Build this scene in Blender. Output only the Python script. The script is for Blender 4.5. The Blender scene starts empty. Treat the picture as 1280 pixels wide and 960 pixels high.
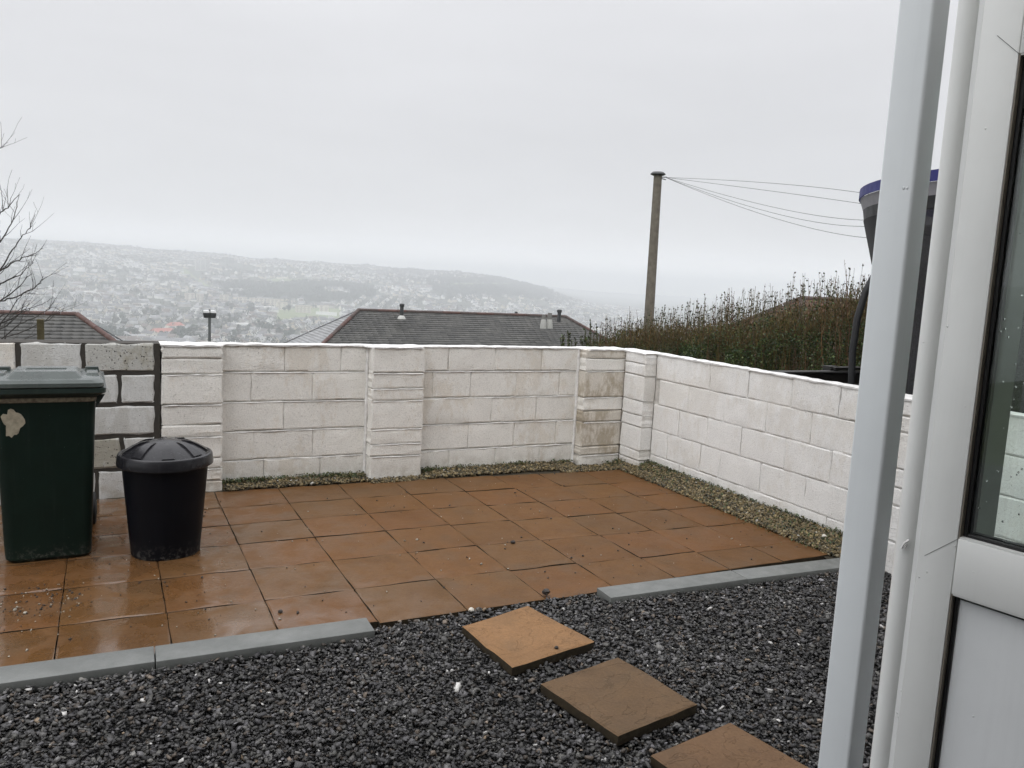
import bpy, bmesh, math, random
import numpy as np
from mathutils import Vector, Matrix

random.seed(7)
rng = np.random.default_rng(7)
SC = bpy.context.scene
COL = SC.collection
R = math.radians

# ------------------------------------------------------------------ camera
FPX, YAW, PITCH, ROLL, EYE = 1004.86, .469879, .12695, .052124, 1.65
cam_d = bpy.data.cameras.new('camera')
cam_d.sensor_width = 36.0
cam_d.lens = 36.0 * FPX / 1280.0
cam_d.clip_start = .05
cam_d.clip_end = 20000
cam = bpy.data.objects.new('camera', cam_d)
COL.objects.link(cam)
_f = Vector((math.sin(YAW) * math.cos(PITCH), math.cos(YAW) * math.cos(PITCH), -math.sin(PITCH)))
_r = Vector((math.cos(YAW), -math.sin(YAW), 0))
_u = _r.cross(_f)
_c, _s = math.cos(ROLL), math.sin(ROLL)
_r2, _u2 = _c * _r + _s * _u, -_s * _r + _c * _u
M = Matrix((_r2, _u2, -_f)).transposed().to_4x4()
M.translation = (0, 0, EYE)
cam.matrix_world = M
SC.camera = cam

# ------------------------------------------------------------------ view, world, sun
SC.view_settings.view_transform = 'Standard'
SC.view_settings.look = 'None'
SC.view_settings.exposure = 0.0
SC.view_settings.gamma = 1.0
SC.view_settings.use_curve_mapping = False
SC.cycles.max_bounces = 8
SC.cycles.diffuse_bounces = 4
SC.cycles.volume_bounces = 6
SC.cycles.transparent_max_bounces = 16

SUN_EL, SUN_AZ = R(50), R(-122)       # azimuth from +Y, towards -X
world = bpy.data.worlds.new('World')
SC.world = world
world.use_nodes = True
nt = world.node_tree
nt.nodes.clear()
wo = nt.nodes.new('ShaderNodeOutputWorld')
bg = nt.nodes.new('ShaderNodeBackground')
sky = nt.nodes.new('ShaderNodeTexSky')
sky.sky_type = 'NISHITA'
sky.sun_disc = False
sky.sun_elevation = SUN_EL
sky.sun_rotation = SUN_AZ
tc = nt.nodes.new('ShaderNodeTexCoord')
sep = nt.nodes.new('ShaderNodeSeparateXYZ')
nt.links.new(tc.outputs['Generated'], sep.inputs[0])
ramp = nt.nodes.new('ShaderNodeValToRGB')
ramp.color_ramp.interpolation = 'B_SPLINE'
mr = nt.nodes.new('ShaderNodeMapRange')
mr.inputs[1].default_value = -1.0
mr.inputs[2].default_value = 1.0
nzm = nt.nodes.new('ShaderNodeMapping')
nzm.inputs['Scale'].default_value = (1.6, 1.6, 7.0)
nz = nt.nodes.new('ShaderNodeTexNoise')
nz.inputs['Scale'].default_value = 1.3
nz.inputs['Detail'].default_value = 3.5
nt.links.new(tc.outputs['Generated'], nzm.inputs[0])
nt.links.new(nzm.outputs[0], nz.inputs[0])
nzr = nt.nodes.new('ShaderNodeMapRange')
nzr.inputs[1].default_value = .3
nzr.inputs[2].default_value = .7
nzr.inputs[3].default_value = -.05
nzr.inputs[4].default_value = .05
nt.links.new(nz.outputs[0], nzr.inputs[0])
add = nt.nodes.new('ShaderNodeMath')
add.operation = 'ADD'
nt.links.new(sep.outputs[2], mr.inputs[0])
nt.links.new(mr.outputs[0], ramp.inputs[0])
mul = nt.nodes.new('ShaderNodeMath'); mul.operation = 'ADD'; mul.inputs[1].default_value = 1.0
nt.links.new(nzr.outputs[0], mul.inputs[0])
vm = nt.nodes.new('ShaderNodeVectorMath'); vm.operation = 'SCALE'
nt.links.new(ramp.outputs[0], vm.inputs[0])
nt.links.new(mul.outputs[0], vm.inputs['Scale'])
cr = ramp.color_ramp
def stop(el, v, tint=(1, 1, 1.03)):
    e = cr.elements.new((math.sin(R(el)) + 1) / 2)
    e.color = (v * tint[0], v * tint[1], v * tint[2], 1)
while len(cr.elements) > 1:
    cr.elements.remove(cr.elements[0])
cr.elements[0].position = 0.0
cr.elements[0].color = (.05, .05, .05, 1)
SKYS = 10.0                         # the ramp is stored /10, the Background strength is 0.1
for el, v in ((-8, 1.2), (-2, 1.6), (.8, 1.5), (2.4, .86), (4.5, .76), (8, .745), (13, .755), (20, .83), (28, 1.1), (45, 1.85), (90, 2.5)):
    stop(el, v / 3.0)
sc2 = nt.nodes.new('ShaderNodeVectorMath'); sc2.operation = 'SCALE'
sc2.inputs['Scale'].default_value = 30.0
nt.links.new(vm.outputs[0], sc2.inputs[0])
mix = nt.nodes.new('ShaderNodeMix'); mix.data_type = 'RGBA'
mix.inputs[0].default_value = .96      # a closed cloud deck, a trace of blue sky light through it
nt.links.new(sky.outputs[0], mix.inputs[6])
nt.links.new(sc2.outputs[0], mix.inputs[7])
nt.links.new(mix.outputs[2], bg.inputs[0])
bg.inputs[1].default_value = .1
nt.links.new(bg.outputs[0], wo.inputs[0])

sun_d = bpy.data.lights.new('sun', 'SUN')
sun_d.energy = 1.1
sun_d.angle = R(50)
sun_d.color = (1, .98, .95)
sun = bpy.data.objects.new('sun', sun_d)
COL.objects.link(sun)
sd = Vector((math.sin(SUN_AZ) * math.cos(SUN_EL), math.cos(SUN_AZ) * math.cos(SUN_EL), math.sin(SUN_EL)))
sun.rotation_euler = sd.to_track_quat('Z', 'Y').to_euler()
sun.location = (0, 0, 30)

HAZE_DENSITY = 4.0e-4
HAZE_COLOR = (.945, .972, 1.0)

# ------------------------------------------------------------------ helpers
def at(x, y, D):
    """world point at horizontal distance D along the sight line of photo pixel x, y"""
    d = _r2 * ((x - 640) / FPX) + _u2 * ((480 - y) / FPX) + _f
    h = math.hypot(d.x, d.y)
    return d * (D / h) + Vector((0, 0, EYE))

def atY(x, y, Y):
    d = _r2 * ((x - 640) / FPX) + _u2 * ((480 - y) / FPX) + _f
    return d * (Y / d.y) + Vector((0, 0, EYE))

def tag(o, label=None, cat=None, group=None, kind=None):
    if label: o['label'] = label
    if cat: o['category'] = cat
    if group: o['group'] = group
    if kind: o['kind'] = kind
    return o

def empty(name, loc=(0, 0, 0), rz=0, **k):
    o = bpy.data.objects.new(name, None)
    COL.objects.link(o)
    o.empty_display_size = .1
    o.location = loc
    o.rotation_euler = (0, 0, rz)
    return tag(o, **k)

class B:
    def __init__(s):
        s.v, s.f, s.m = [], [], []
    def add(s, vs, fs, mi=0):
        n = len(s.v)
        s.v += [tuple(v) for v in vs]
        s.f += [tuple(i + n for i in f) for f in fs]
        s.m += [mi] * len(fs)
        return s
    def box(s, x0, x1, y0, y1, z0, z1, mi=0, M=None):
        vs = [Vector(p) for p in ((x0, y0, z0), (x1, y0, z0), (x1, y1, z0), (x0, y1, z0),
                                  (x0, y0, z1), (x1, y0, z1), (x1, y1, z1), (x0, y1, z1))]
        if M: vs = [M @ v for v in vs]
        return s.add(vs, [(0, 3, 2, 1), (4, 5, 6, 7), (0, 1, 5, 4), (1, 2, 6, 5), (2, 3, 7, 6), (3, 0, 4, 7)], mi)
    def tube(s, pts, rad, n=8, mi=0, caps=True, squash=None):
        pts = [Vector(p) for p in pts]
        if not hasattr(rad, '__len__'): rad = [rad] * len(pts)
        vs, fs = [], []
        up = Vector((0, 0, 1))
        prev = None
        for i, p in enumerate(pts):
            t = (pts[min(i + 1, len(pts) - 1)] - pts[max(i - 1, 0)]).normalized()
            if prev is None:
                a = t.cross(up) if abs(t.z) < .9 else t.cross(Vector((1, 0, 0)))
            else:
                a = prev - t * prev.dot(t)
            a.normalize(); prev = a
            b = t.cross(a)
            for k in range(n):
                an = 2 * math.pi * k / n
                vs.append(p + (a * math.cos(an) + b * math.sin(an)) * rad[i])
        for i in range(len(pts) - 1):
            for k in range(n):
                k2 = (k + 1) % n
                fs.append((i * n + k, i * n + k2, (i + 1) * n + k2, (i + 1) * n + k))
        if caps:
            fs.append(tuple(reversed(range(n))))
            fs.append(tuple((len(pts) - 1) * n + k for k in range(n)))
        return s.add(vs, fs, mi)
    def lathe(s, prof, n=48, mi=0, c=(0, 0, 0), jit=None):
        vs, fs = [], []
        for i, (r, z) in enumerate(prof):
            for k in range(n):
                a = 2 * math.pi * k / n
                rr = r + (jit(i, a) if jit else 0)
                vs.append((c[0] + rr * math.cos(a), c[1] + rr * math.sin(a), c[2] + z))
        for i in range(len(prof) - 1):
            for k in range(n):
                k2 = (k + 1) % n
                fs.append((i * n + k, i * n + k2, (i + 1) * n + k2, (i + 1) * n + k))
        fs.append(tuple(reversed(range(n))))
        fs.append(tuple((len(prof) - 1) * n + k for k in range(n)))
        return s.add(vs, fs, mi)
    def loft(s, rings, mi=0, caps=True):
        n = len(rings[0])
        vs = [p for r_ in rings for p in r_]
        fs = []
        for i in range(len(rings) - 1):
            for k in range(n):
                k2 = (k + 1) % n
                fs.append((i * n + k, i * n + k2, (i + 1) * n + k2, (i + 1) * n + k))
        if caps:
            fs.append(tuple(reversed(range(n))))
            fs.append(tuple((len(rings) - 1) * n + k for k in range(n)))
        return s.add(vs, fs, mi)
    def mesh(s, name, mats, smooth=None, bevel=0, seg=2):
        me = bpy.data.meshes.new(name)
        me.from_pydata(s.v, [], s.f)
        for m in (mats if isinstance(mats, (list, tuple)) else [mats]):
            me.materials.append(m)
        me.polygons.foreach_set('material_index', s.m)
        bm = bmesh.new(); bm.from_mesh(me)
        bmesh.ops.recalc_face_normals(bm, faces=bm.faces)
        if bevel:
            es = [e for e in bm.edges if len(e.link_faces) == 2 and e.calc_face_angle(0) > R(30)]
            bmesh.ops.bevel(bm, geom=es, offset=bevel, segments=seg, profile=.5, affect='EDGES', clamp_overlap=True)
        bm.to_mesh(me); bm.free()
        if smooth is not None:
            me.polygons.foreach_set('use_smooth', [True] * len(me.polygons))
            if smooth < 180:
                me.set_sharp_from_angle(angle=R(smooth))
        me.update()
        return me
    def obj(s, name, mats, parent=None, smooth=None, bevel=0, seg=2, loc=(0, 0, 0), rz=0, **k):
        o = bpy.data.objects.new(name, s.mesh(name, mats, smooth, bevel, seg))
        COL.objects.link(o)
        o.location = loc
        o.rotation_euler = (0, 0, rz)
        if parent: o.parent = parent
        return tag(o, **k)

def np_mesh(name, V, F, mats, mi=None, attrs=None, smooth=False):
    """fast mesh: V (n,3), F (m,k) with constant k"""
    V = np.asarray(V, np.float32); F = np.asarray(F, np.int32)
    me = bpy.data.meshes.new(name)
    m, k = F.shape
    me.vertices.add(len(V)); me.vertices.foreach_set('co', V.ravel())
    me.loops.add(m * k); me.loops.foreach_set('vertex_index', F.ravel())
    me.polygons.add(m); me.polygons.foreach_set('loop_start', np.arange(0, m * k, k, dtype=np.int32))
    me.polygons.foreach_set('loop_total', np.full(m, k, np.int32))
    for x in (mats if isinstance(mats, (list, tuple)) else [mats]):
        me.materials.append(x)
    if mi is not None: me.polygons.foreach_set('material_index', np.asarray(mi, np.int32))
    if smooth: me.polygons.foreach_set('use_smooth', [True] * m)
    me.update(calc_edges=True)
    for an, (dom, arr) in (attrs or {}).items():
        arr = np.asarray(arr, np.float32)
        if arr.ndim == 1:
            a = me.attributes.new(an, 'FLOAT', dom); a.data.foreach_set('value', arr)
        else:
            a = me.attributes.new(an, 'FLOAT_COLOR', dom)
            c4 = np.ones((len(arr), 4), np.float32); c4[:, :3] = arr
            a.data.foreach_set('color', c4.ravel())
    return me

def link(name, me, parent=None, loc=(0, 0, 0), rz=0, **k):
    o = bpy.data.objects.new(name, me)
    COL.objects.link(o); o.location = loc; o.rotation_euler = (0, 0, rz)
    if parent: o.parent = parent
    return tag(o, **k)

# ------------------------------------------------------------------ materials
class Mat:
    """small node-tree writer"""
    def __init__(s, name, rough=.6, metal=0, spec=.5):
        s.m = bpy.data.materials.new(name); s.m.use_nodes = True
        s.t = s.m.node_tree; s.n = s.t.nodes
        s.b = s.n['Principled BSDF']
        s.b.inputs['Roughness'].default_value = rough
        s.b.inputs['Metallic'].default_value = metal
        s.b.inputs['Specular IOR Level'].default_value = spec
        s.tc = None
    def co(s, kind='Object', scale=(1, 1, 1), rand=False):
        tc = s.n.new('ShaderNodeTexCoord')
        mp = s.n.new('ShaderNodeMapping'); mp.inputs['Scale'].default_value = scale
        s.t.links.new(tc.outputs[kind], mp.inputs[0])
        if rand:
            oi = s.n.new('ShaderNodeObjectInfo')
            sc = s.n.new('ShaderNodeVectorMath'); sc.operation = 'SCALE'; sc.inputs[0].default_value = (31, 17, 23)
            s.t.links.new(oi.outputs['Random'], sc.inputs['Scale'])
            s.t.links.new(sc.outputs[0], mp.inputs['Location'])
        return mp.outputs[0]
    def world_co(s, scale=1.0):
        g = s.n.new('ShaderNodeNewGeometry')
        mp = s.n.new('ShaderNodeMapping')
        mp.inputs['Scale'].default_value = (scale,) * 3 if not hasattr(scale, '__len__') else scale
        s.t.links.new(g.outputs['Position'], mp.inputs[0])
        return mp.outputs[0]
    def noise(s, co, scale, detail=4, rough=.55, dist=0):
        n = s.n.new('ShaderNodeTexNoise')
        n.inputs['Scale'].default_value = scale; n.inputs['Detail'].default_value = detail
        n.inputs['Roughness'].default_value = rough; n.inputs['Distortion'].default_value = dist
        s.t.links.new(co, n.inputs['Vector'])
        return n.outputs[0]
    def voro(s, co, scale, feature='F1', out='Distance'):
        n = s.n.new('ShaderNodeTexVoronoi'); n.feature = feature
        n.inputs['Scale'].default_value = scale
        s.t.links.new(co, n.inputs['Vector'])
        return n.outputs[out]
    def rng(s, x, a, b, c=0, d=1, smooth=False):
        n = s.n.new('ShaderNodeMapRange')
        n.interpolation_type = 'SMOOTHSTEP' if smooth else 'LINEAR'
        for i, v in enumerate((a, b, c, d)): n.inputs[i + 1].default_value = v
        s.t.links.new(x, n.inputs[0]); return n.outputs[0]
    def math(s, op, a, b):
        n = s.n.new('ShaderNodeMath'); n.operation = op
        for i, v in enumerate((a, b)):
            if isinstance(v, (int, float)): n.inputs[i].default_value = v
            else: s.t.links.new(v, n.inputs[i])
        return n.outputs[0]
    def mix(s, f, a, b, mode='MIX'):
        n = s.n.new('ShaderNodeMix'); n.data_type = 'RGBA'; n.blend_type = mode
        for i, v in ((0, f), (6, a), (7, b)):
            if isinstance(v, (int, float)): n.inputs[i].default_value = v
            elif isinstance(v, tuple): n.inputs[i].default_value = (*v, 1) if len(v) == 3 else v
            else: s.t.links.new(v, n.inputs[i])
        return n.outputs[2]
    def attr(s, name, out='Fac'):
        n = s.n.new('ShaderNodeAttribute'); n.attribute_name = name
        return n.outputs[out]
    def rand(s):
        return s.n.new('ShaderNodeObjectInfo').outputs['Random']
    def color(s, c):
        if isinstance(c, tuple): s.b.inputs['Base Color'].default_value = (*c, 1)
        else: s.t.links.new(c, s.b.inputs['Base Color'])
        return s
    def rough(s, r):
        s.t.links.new(r, s.b.inputs['Roughness']); return s
    def bump(s, h, dist=.002, strength=1.0, prev=None):
        n = s.n.new('ShaderNodeBump'); n.inputs['Distance'].default_value = dist
        n.inputs['Strength'].default_value = strength
        s.t.links.new(h, n.inputs['Height'])
        if prev is not None: s.t.links.new(prev, n.inputs['Normal'])
        s.t.links.new(n.outputs[0], s.b.inputs['Normal'])
        return n.outputs[0]
    def coat(s, w, r=.1):
        if isinstance(w, (int, float)): s.b.inputs['Coat Weight'].default_value = w
        else: s.t.links.new(w, s.b.inputs['Coat Weight'])
        s.b.inputs['Coat Roughness'].default_value = r
        return s

def block_material(name, base, dark, stain, stain_amt, pit=.5, seedscale=1.0, dirt=(.22, .16, .09), pitr=.20, sthr=.50):
    m = Mat(name, rough=.82, spec=.25)
    w = m.world_co()
    ob = m.co('Object', rand=True)
    big = m.math('ADD', m.math('MULTIPLY', m.noise(w, 1.9, 4), .52), m.math('MULTIPLY', m.noise(m.world_co((1, 1, .45)), 14, 7, .72), .48))
    mid = m.noise(w, 7, 5, .6)
    fine = m.noise(w, 105, 4, .75)
    pits = m.voro(w, 62)
    pits2 = m.noise(w, 60, 2, .5)
    fleck = m.math('MULTIPLY', m.rng(m.voro(w, 21), .04, .10, 1, 0), m.rng(m.noise(w, 19, 4, .7), .52, .60))
    pitm = m.math('MULTIPLY', m.rng(pits, pitr * .5, pitr, 1, 0, True), m.rng(pits2, .50, .62, 0, 1))
    c = m.mix(m.rng(mid, .3, .75), base, tuple(v * .90 for v in base))
    c = m.mix(m.rng(m.rand(), 0, 1, 0, .16), c, tuple(v * .78 for v in base))
    c = m.mix(m.math('MULTIPLY', m.rng(big, sthr, sthr + .085, 0, 1, True), stain_amt), c, stain)
    c = m.mix(m.rng(fine, .38, .54, .32, 0), c, tuple(v * .5 for v in base))
    c = m.mix(m.math('MULTIPLY', pitm, pit), c, dark)
    c = m.mix(m.math('MULTIPLY', fleck, .75), c, dark)
    # splash dirt and algae just above the ground
    sx = m.n.new('ShaderNodeSeparateXYZ'); m.t.links.new(w, sx.inputs[0])
    low = m.rng(sx.outputs[2], .02, .20, 1, 0, True)
    c = m.mix(m.math('MULTIPLY', low, m.rng(m.noise(w, 11, 5, .6), .4, .7, .05, .55)), c, dirt)
    m.color(c)
    h = m.math('ADD', m.math('MULTIPLY', m.math('MULTIPLY', pitm, -1), 1.4), m.math('MULTIPLY', fine, .55))
    b1 = m.bump(h, .009, 1)
    m.bump(m.noise(w, 30, 4, .6), .006, .5, b1)
    return m.m

M_PAINT = block_material('painted_block', (.86, .845, .80), (.16, .145, .125), (.56, .47, .34), .30, .75)
M_PAINT_R = block_material('white_painted_block', (.86, .855, .835), (.25, .235, .21), (.60, .55, .46), .25, .7)
M_PAINT_DIRTY = block_material('stained_painted_block', (.70, .66, .59), (.10, .085, .065), (.31, .245, .15), .62, 1.0, sthr=.455)
M_BARE = block_material('thin_washed_block', (.68, .685, .67), (.10, .10, .095), (.38, .36, .31), .35, .85)
M_BARE_ROUGH = block_material('pitted_block', (.54, .54, .51), (.03, .03, .026), (.33, .30, .22), .6, 1.0, pitr=.34)

def lip_material(name, base):
    m = Mat(name, rough=.75, spec=.3)
    w = m.world_co()
    c = m.mix(m.rng(m.noise(w, 24, 5, .6), .35, .7), base, tuple(v * .72 for v in base))
    m.color(c)
    m.bump(m.noise(w, 60, 4, .65), .005, .8)
    return m.m
M_LIP = lip_material('white_masonry_paint', (.80, .795, .78))
M_MORTAR_W = lip_material('painted_mortar', (.60, .585, .55))
M_MORTAR_D = lip_material('dark_mortar', (.05, .045, .038))

def m_slab(name, a, b, wet, riven=.4):
    m = Mat(name, rough=.5, spec=.13)
    w = m.world_co()
    ob = m.co('Object', rand=True)
    n1 = m.noise(w, 3.2, 5, .6)
    n2 = m.noise(ob, 9, 6, .65, .6)
    fine = m.noise(ob, 90, 4, .7)
    c = m.mix(m.rng(n2, .3, .7), a, b)
    c = m.mix(m.rng(m.rand(), 0, 1, 0, .38), c, tuple(v * .72 for v in b))
    hue = m.math('FRACT', m.math('MULTIPLY', m.rand(), 7.31), 0)
    c = m.mix(m.rng(hue, .45, 1, 0, .30), c, (a[0] * 1.12, a[1] * .92, a[2] * .95))
    c = m.mix(m.rng(hue, .35, 0, 0, .40), c, (a[0] * .85, a[1] * 1.05, a[2] * 1.5))
    damp = m.noise(w, 2.1, 6, .65, .4)
    c = m.mix(m.rng(damp, .50, .62, 0, .24), c, tuple(v * .50 for v in b))
    c = m.mix(m.rng(n1, .5, .75, 0, .55), c, (.10, .072, .045))
    c = m.mix(m.rng(fine, .3, .65, .45, 0), c, tuple(v * .45 for v in b))
    spk = m.math('MULTIPLY', m.rng(m.voro(ob, 60), .03, .09, 1, 0), m.rng(m.noise(ob, 21, 2), .55, .6))
    c = m.mix(m.math('MULTIPLY', spk, .5), c, (.34, .29, .22))
    # grime along the edges of a slab
    m.color(c)
    # wetness: standing water film towards the left of the patio (world X)
    sx = m.n.new('ShaderNodeSeparateXYZ'); m.t.links.new(w, sx.inputs[0])
    left = m.rng(sx.outputs[0], 1.9, .1, wet * .12, wet, True)
    film = m.math('MULTIPLY', left, m.rng(m.noise(w, 5.5, 4, .55, .5), .34, .6, .25, 1, True))
    m.rough(m.rng(m.math('ADD', film, m.math('MULTIPLY', m.noise(ob, 30, 3), .25)), .1, 1.15, .72, .18))
    m.coat(film, .10)
    riv = m.noise(m.co('Object', (1, 2.2, 1), rand=True), 2.6, 4, .55, 1.4)
    rid = m.math('ABSOLUTE', m.math('SUBTRACT', riv, .5), 0)
    crk = m.math('MULTIPLY', m.rng(rid, .001, .0035, 1, 0), m.rng(m.noise(ob, 2.3, 2), .5, .6))
    m.color(m.mix(m.math('MULTIPLY', crk, .6 * riven), c, tuple(v * .3 for v in b)))
    b1 = m.bump(m.rng(rid, 0, .010, 0, 1), .004, riven * .7)
    b2 = m.bump(m.noise(ob, 11, 5, .6), .012, .45, b1)
    m.bump(fine, .0016, .55, b2)
    return m.m
M_SLAB = m_slab('wet_brown_slab', (.160, .079, .0285), (.124, .061, .0225), 1.0)
M_STEP_A = m_slab('ochre_slab', (.29, .17, .078), (.24, .140, .066), .3, .9)
M_STEP_B = m_slab('brown_slab', (.165, .105, .055), (.12, .078, .044), .3, .9)
M_STEP_C = m_slab('red_brown_slab', (.19, .112, .058), (.15, .086, .046), .3, .9)

def simple(name, col, rough=.6, metal=0, nscale=12, var=.15, bump=0, bscale=80, spec=.5, coat=0):
    m = Mat(name, rough=rough, metal=metal, spec=spec)
    o = m.co('Object', rand=True)
    n = m.noise(o, nscale, 5, .6)
    m.color(m.mix(m.rng(n, .3, .7), col, tuple(v * (1 - var) for v in col)))
    m.rough(m.rng(n, .3, .7, rough * .85, min(1, rough * 1.12)))
    if bump: m.bump(m.noise(o, bscale, 4, .6), bump, .7)
    if coat: m.coat(coat, .15)
    return m.m

def bin_plastic(name, col, rough, dust, spec=.35):
    m = Mat(name, rough=rough, spec=.45)
    o = m.co('Object')
    w = m.world_co()
    n = m.noise(o, 6, 5, .6)
    streak = m.noise(m.co('Object', (22, 22, 1.2)), 1.5, 5, .65)
    c = m.mix(m.rng(n, .3, .7), col, tuple(v * .7 for v in col))
    c = m.mix(m.rng(streak, .55, .8, 0, .22), c, dust)
    spk = m.math('MULTIPLY', m.rng(m.voro(o, 38), .02, .05, 1, 0), m.rng(m.noise(o, 9, 2), .52, .6))
    c = m.mix(m.math('MULTIPLY', spk, .6), c, (.45, .44, .42))
    sx = m.n.new('ShaderNodeSeparateXYZ'); m.t.links.new(w, sx.inputs[0])
    low = m.math('MULTIPLY', m.rng(sx.outputs[2], 0, .10, 1, 0), m.rng(m.noise(w, 38, 5, .75), .5, .62))
    c = m.mix(m.math('MULTIPLY', low, .38), c, (.20, .19, .17))
    m.color(c)
    m.rough(m.rng(n, .3, .7, rough * .8, rough * 1.25))
    m.bump(m.noise(o, 260, 2), .0006, .5)
    m.b.inputs['Specular IOR Level'].default_value = spec
    return m.m
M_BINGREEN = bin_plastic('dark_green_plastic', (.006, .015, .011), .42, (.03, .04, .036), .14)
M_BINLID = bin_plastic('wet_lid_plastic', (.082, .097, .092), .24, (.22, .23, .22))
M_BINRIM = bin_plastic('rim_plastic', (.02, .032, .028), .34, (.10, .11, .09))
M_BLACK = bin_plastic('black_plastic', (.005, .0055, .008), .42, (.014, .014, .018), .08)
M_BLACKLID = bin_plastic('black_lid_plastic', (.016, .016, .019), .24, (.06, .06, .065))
M_STICKER = simple('torn_sticker', (.40, .36, .27), .7, var=.45, nscale=30)
M_DIRTLINE = simple('dried_dirt', (.23, .20, .145), .9, var=.6, nscale=60, bump=.002)
M_RUBBER = simple('rubber', (.012, .012, .012), .7)
M_KERB = None
def m_kerb():
    m = Mat('concrete_kerb', rough=.55, spec=.45)
    o = m.co('Object', rand=True)
    n = m.noise(o, 7, 6, .65)
    f = m.noise(o, 140, 3, .7)
    c = m.mix(m.rng(n, .3, .7), (.175, .182, .174), (.118, .124, .118))
    c = m.mix(m.rng(f, .3, .6, .25, 0), c, (.09, .1, .1))
    m.color(c)
    m.rough(m.rng(n, .3, .7, .38, .7))
    m.bump(f, .0012, .6)
    return m.m
M_KERB = m_kerb()
M_SAND = simple('jointing_sand', (.035, .026, .018), .95, var=.4, bump=.004, bscale=120)

def upvc(name, col, rough=.28):
    m = Mat(name, rough=rough, spec=.5)
    o = m.co('Object')
    w = m.world_co()
    n = m.noise(w, 4, 4)
    c = m.mix(m.rng(n, .3, .7), col, tuple(v * .93 for v in col))
    run = m.noise(m.co('Object', (30, 30, 1.0)), 2.0, 5, .65)
    c = m.mix(m.rng(run, .52, .8, 0, .09), c, tuple(v * .55 for v in col))
    dot = m.math('MULTIPLY', m.rng(m.voro(w, 42), .02, .035, 1, 0), m.rng(m.noise(w, 13, 2), .54, .6))
    m.color(m.mix(m.math('MULTIPLY', dot, .45), c, (.13, .12, .10)))
    # rain drops standing on the profile
    drops = m.math('MULTIPLY', m.rng(m.voro(m.world_co((1, 1, .7)), 60), .05, .17, 1, 0, True), m.rng(m.noise(w, 26, 2), .62, .68))
    b = m.bump(drops, .0022, 1)
    m.bump(m.noise(w, 35, 3), .0006, .4, b)
    return m.m
M_UPVC = upvc('white_upvc', (.82, .83, .81))
M_UPVC_PANEL = upvc('white_upvc_panel', (.84, .86, .87), .33)
M_POST = upvc('white_painted_steel', (.84, .88, .90), .32)
M_GASKET = simple('black_gasket', (.008, .008, .008), .4)
M_REBATE = simple('brown_rebate', (.20, .175, .14), .5)
def m_glass():
    m = Mat('window_glass', rough=.0)
    m.b.inputs['Base Color'].default_value = (.90, .96, .93, 1)
    m.b.inputs['Transmission Weight'].default_value = 1.0
    m.b.inputs['IOR'].default_value = 1.45
    w = m.world_co()
    drops = m.math('MULTIPLY', m.rng(m.voro(w, 55), .05, .15, 1, 0, True), m.rng(m.noise(w, 30, 2), .58, .63))
    m.bump(drops, .003, 1)
    return m.m
M_GLASS = m_glass()

# ------------------------------------------------------------------ terrain
AZC = .469879
def azel_top(az):
    return np.interp(np.degrees(az), [-180, -60, -20, -6, 0, 3, 6.5, 9, 11, 15, 19, 22, 24.7, 27.5, 29, 30.5, 32.5, 36, 60, 90, 180],
                     [.02, .02, .018, .0135, .0140, .0115, .0105, .0075, .0085, .0070, .0052, .0050, .0028, -.0035, -.0095, -.0175, -.0245, -.027, -.027, .01, .02])
def sstep(x, a, b):
    t = np.clip((x - a) / (b - a), 0, 1); return t * t * (3 - 2 * t)
def hzn(x, y, s, k):
    return np.sin(x / s + 1.7 * k) * np.cos(y / s * 1.13 - .6 * k) + .5 * np.sin(x / s * 2.3 + y / s * 1.9 + k)
def terrain_z(x, y):
    x = np.asarray(x, float); y = np.asarray(y, float)
    r = np.hypot(x, y); az = np.arctan2(x, y)
    fwd = sstep(y * .9 + x * -.1 - 6.6, 0, 8)
    near = -.45 - .125 * np.clip(r - 10, 0, None) * fwd
    near = np.maximum(near, -120)
    near = -120 + np.log1p(np.exp((near + 120) / 6)) * 6 - 6 * np.log1p(np.exp(-0.0)) * 0
    near = np.minimum(near, -.3)
    top = azel_top(az) * 4300 + 1.65
    s = sstep(r, 1500, 4300)
    far = (top + 120) * (s ** 1.12)
    far = far * (1 - .25 * sstep(r, 4300, 8000))
    bump = hzn(x, y, 330, 1) * 5.5 * sstep(r, 1200, 2200) * (1 - .75 * sstep(r, 3500, 4200)) + hzn(x, y, 120, 2) * 1.6 * sstep(r, 900, 1500)
    z = near + far + bump
    back = sstep(-y, -2, 30)
    return z * (1 - back) + (-.3 + .1 * np.clip(-y, 0, 400)) * back

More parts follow.
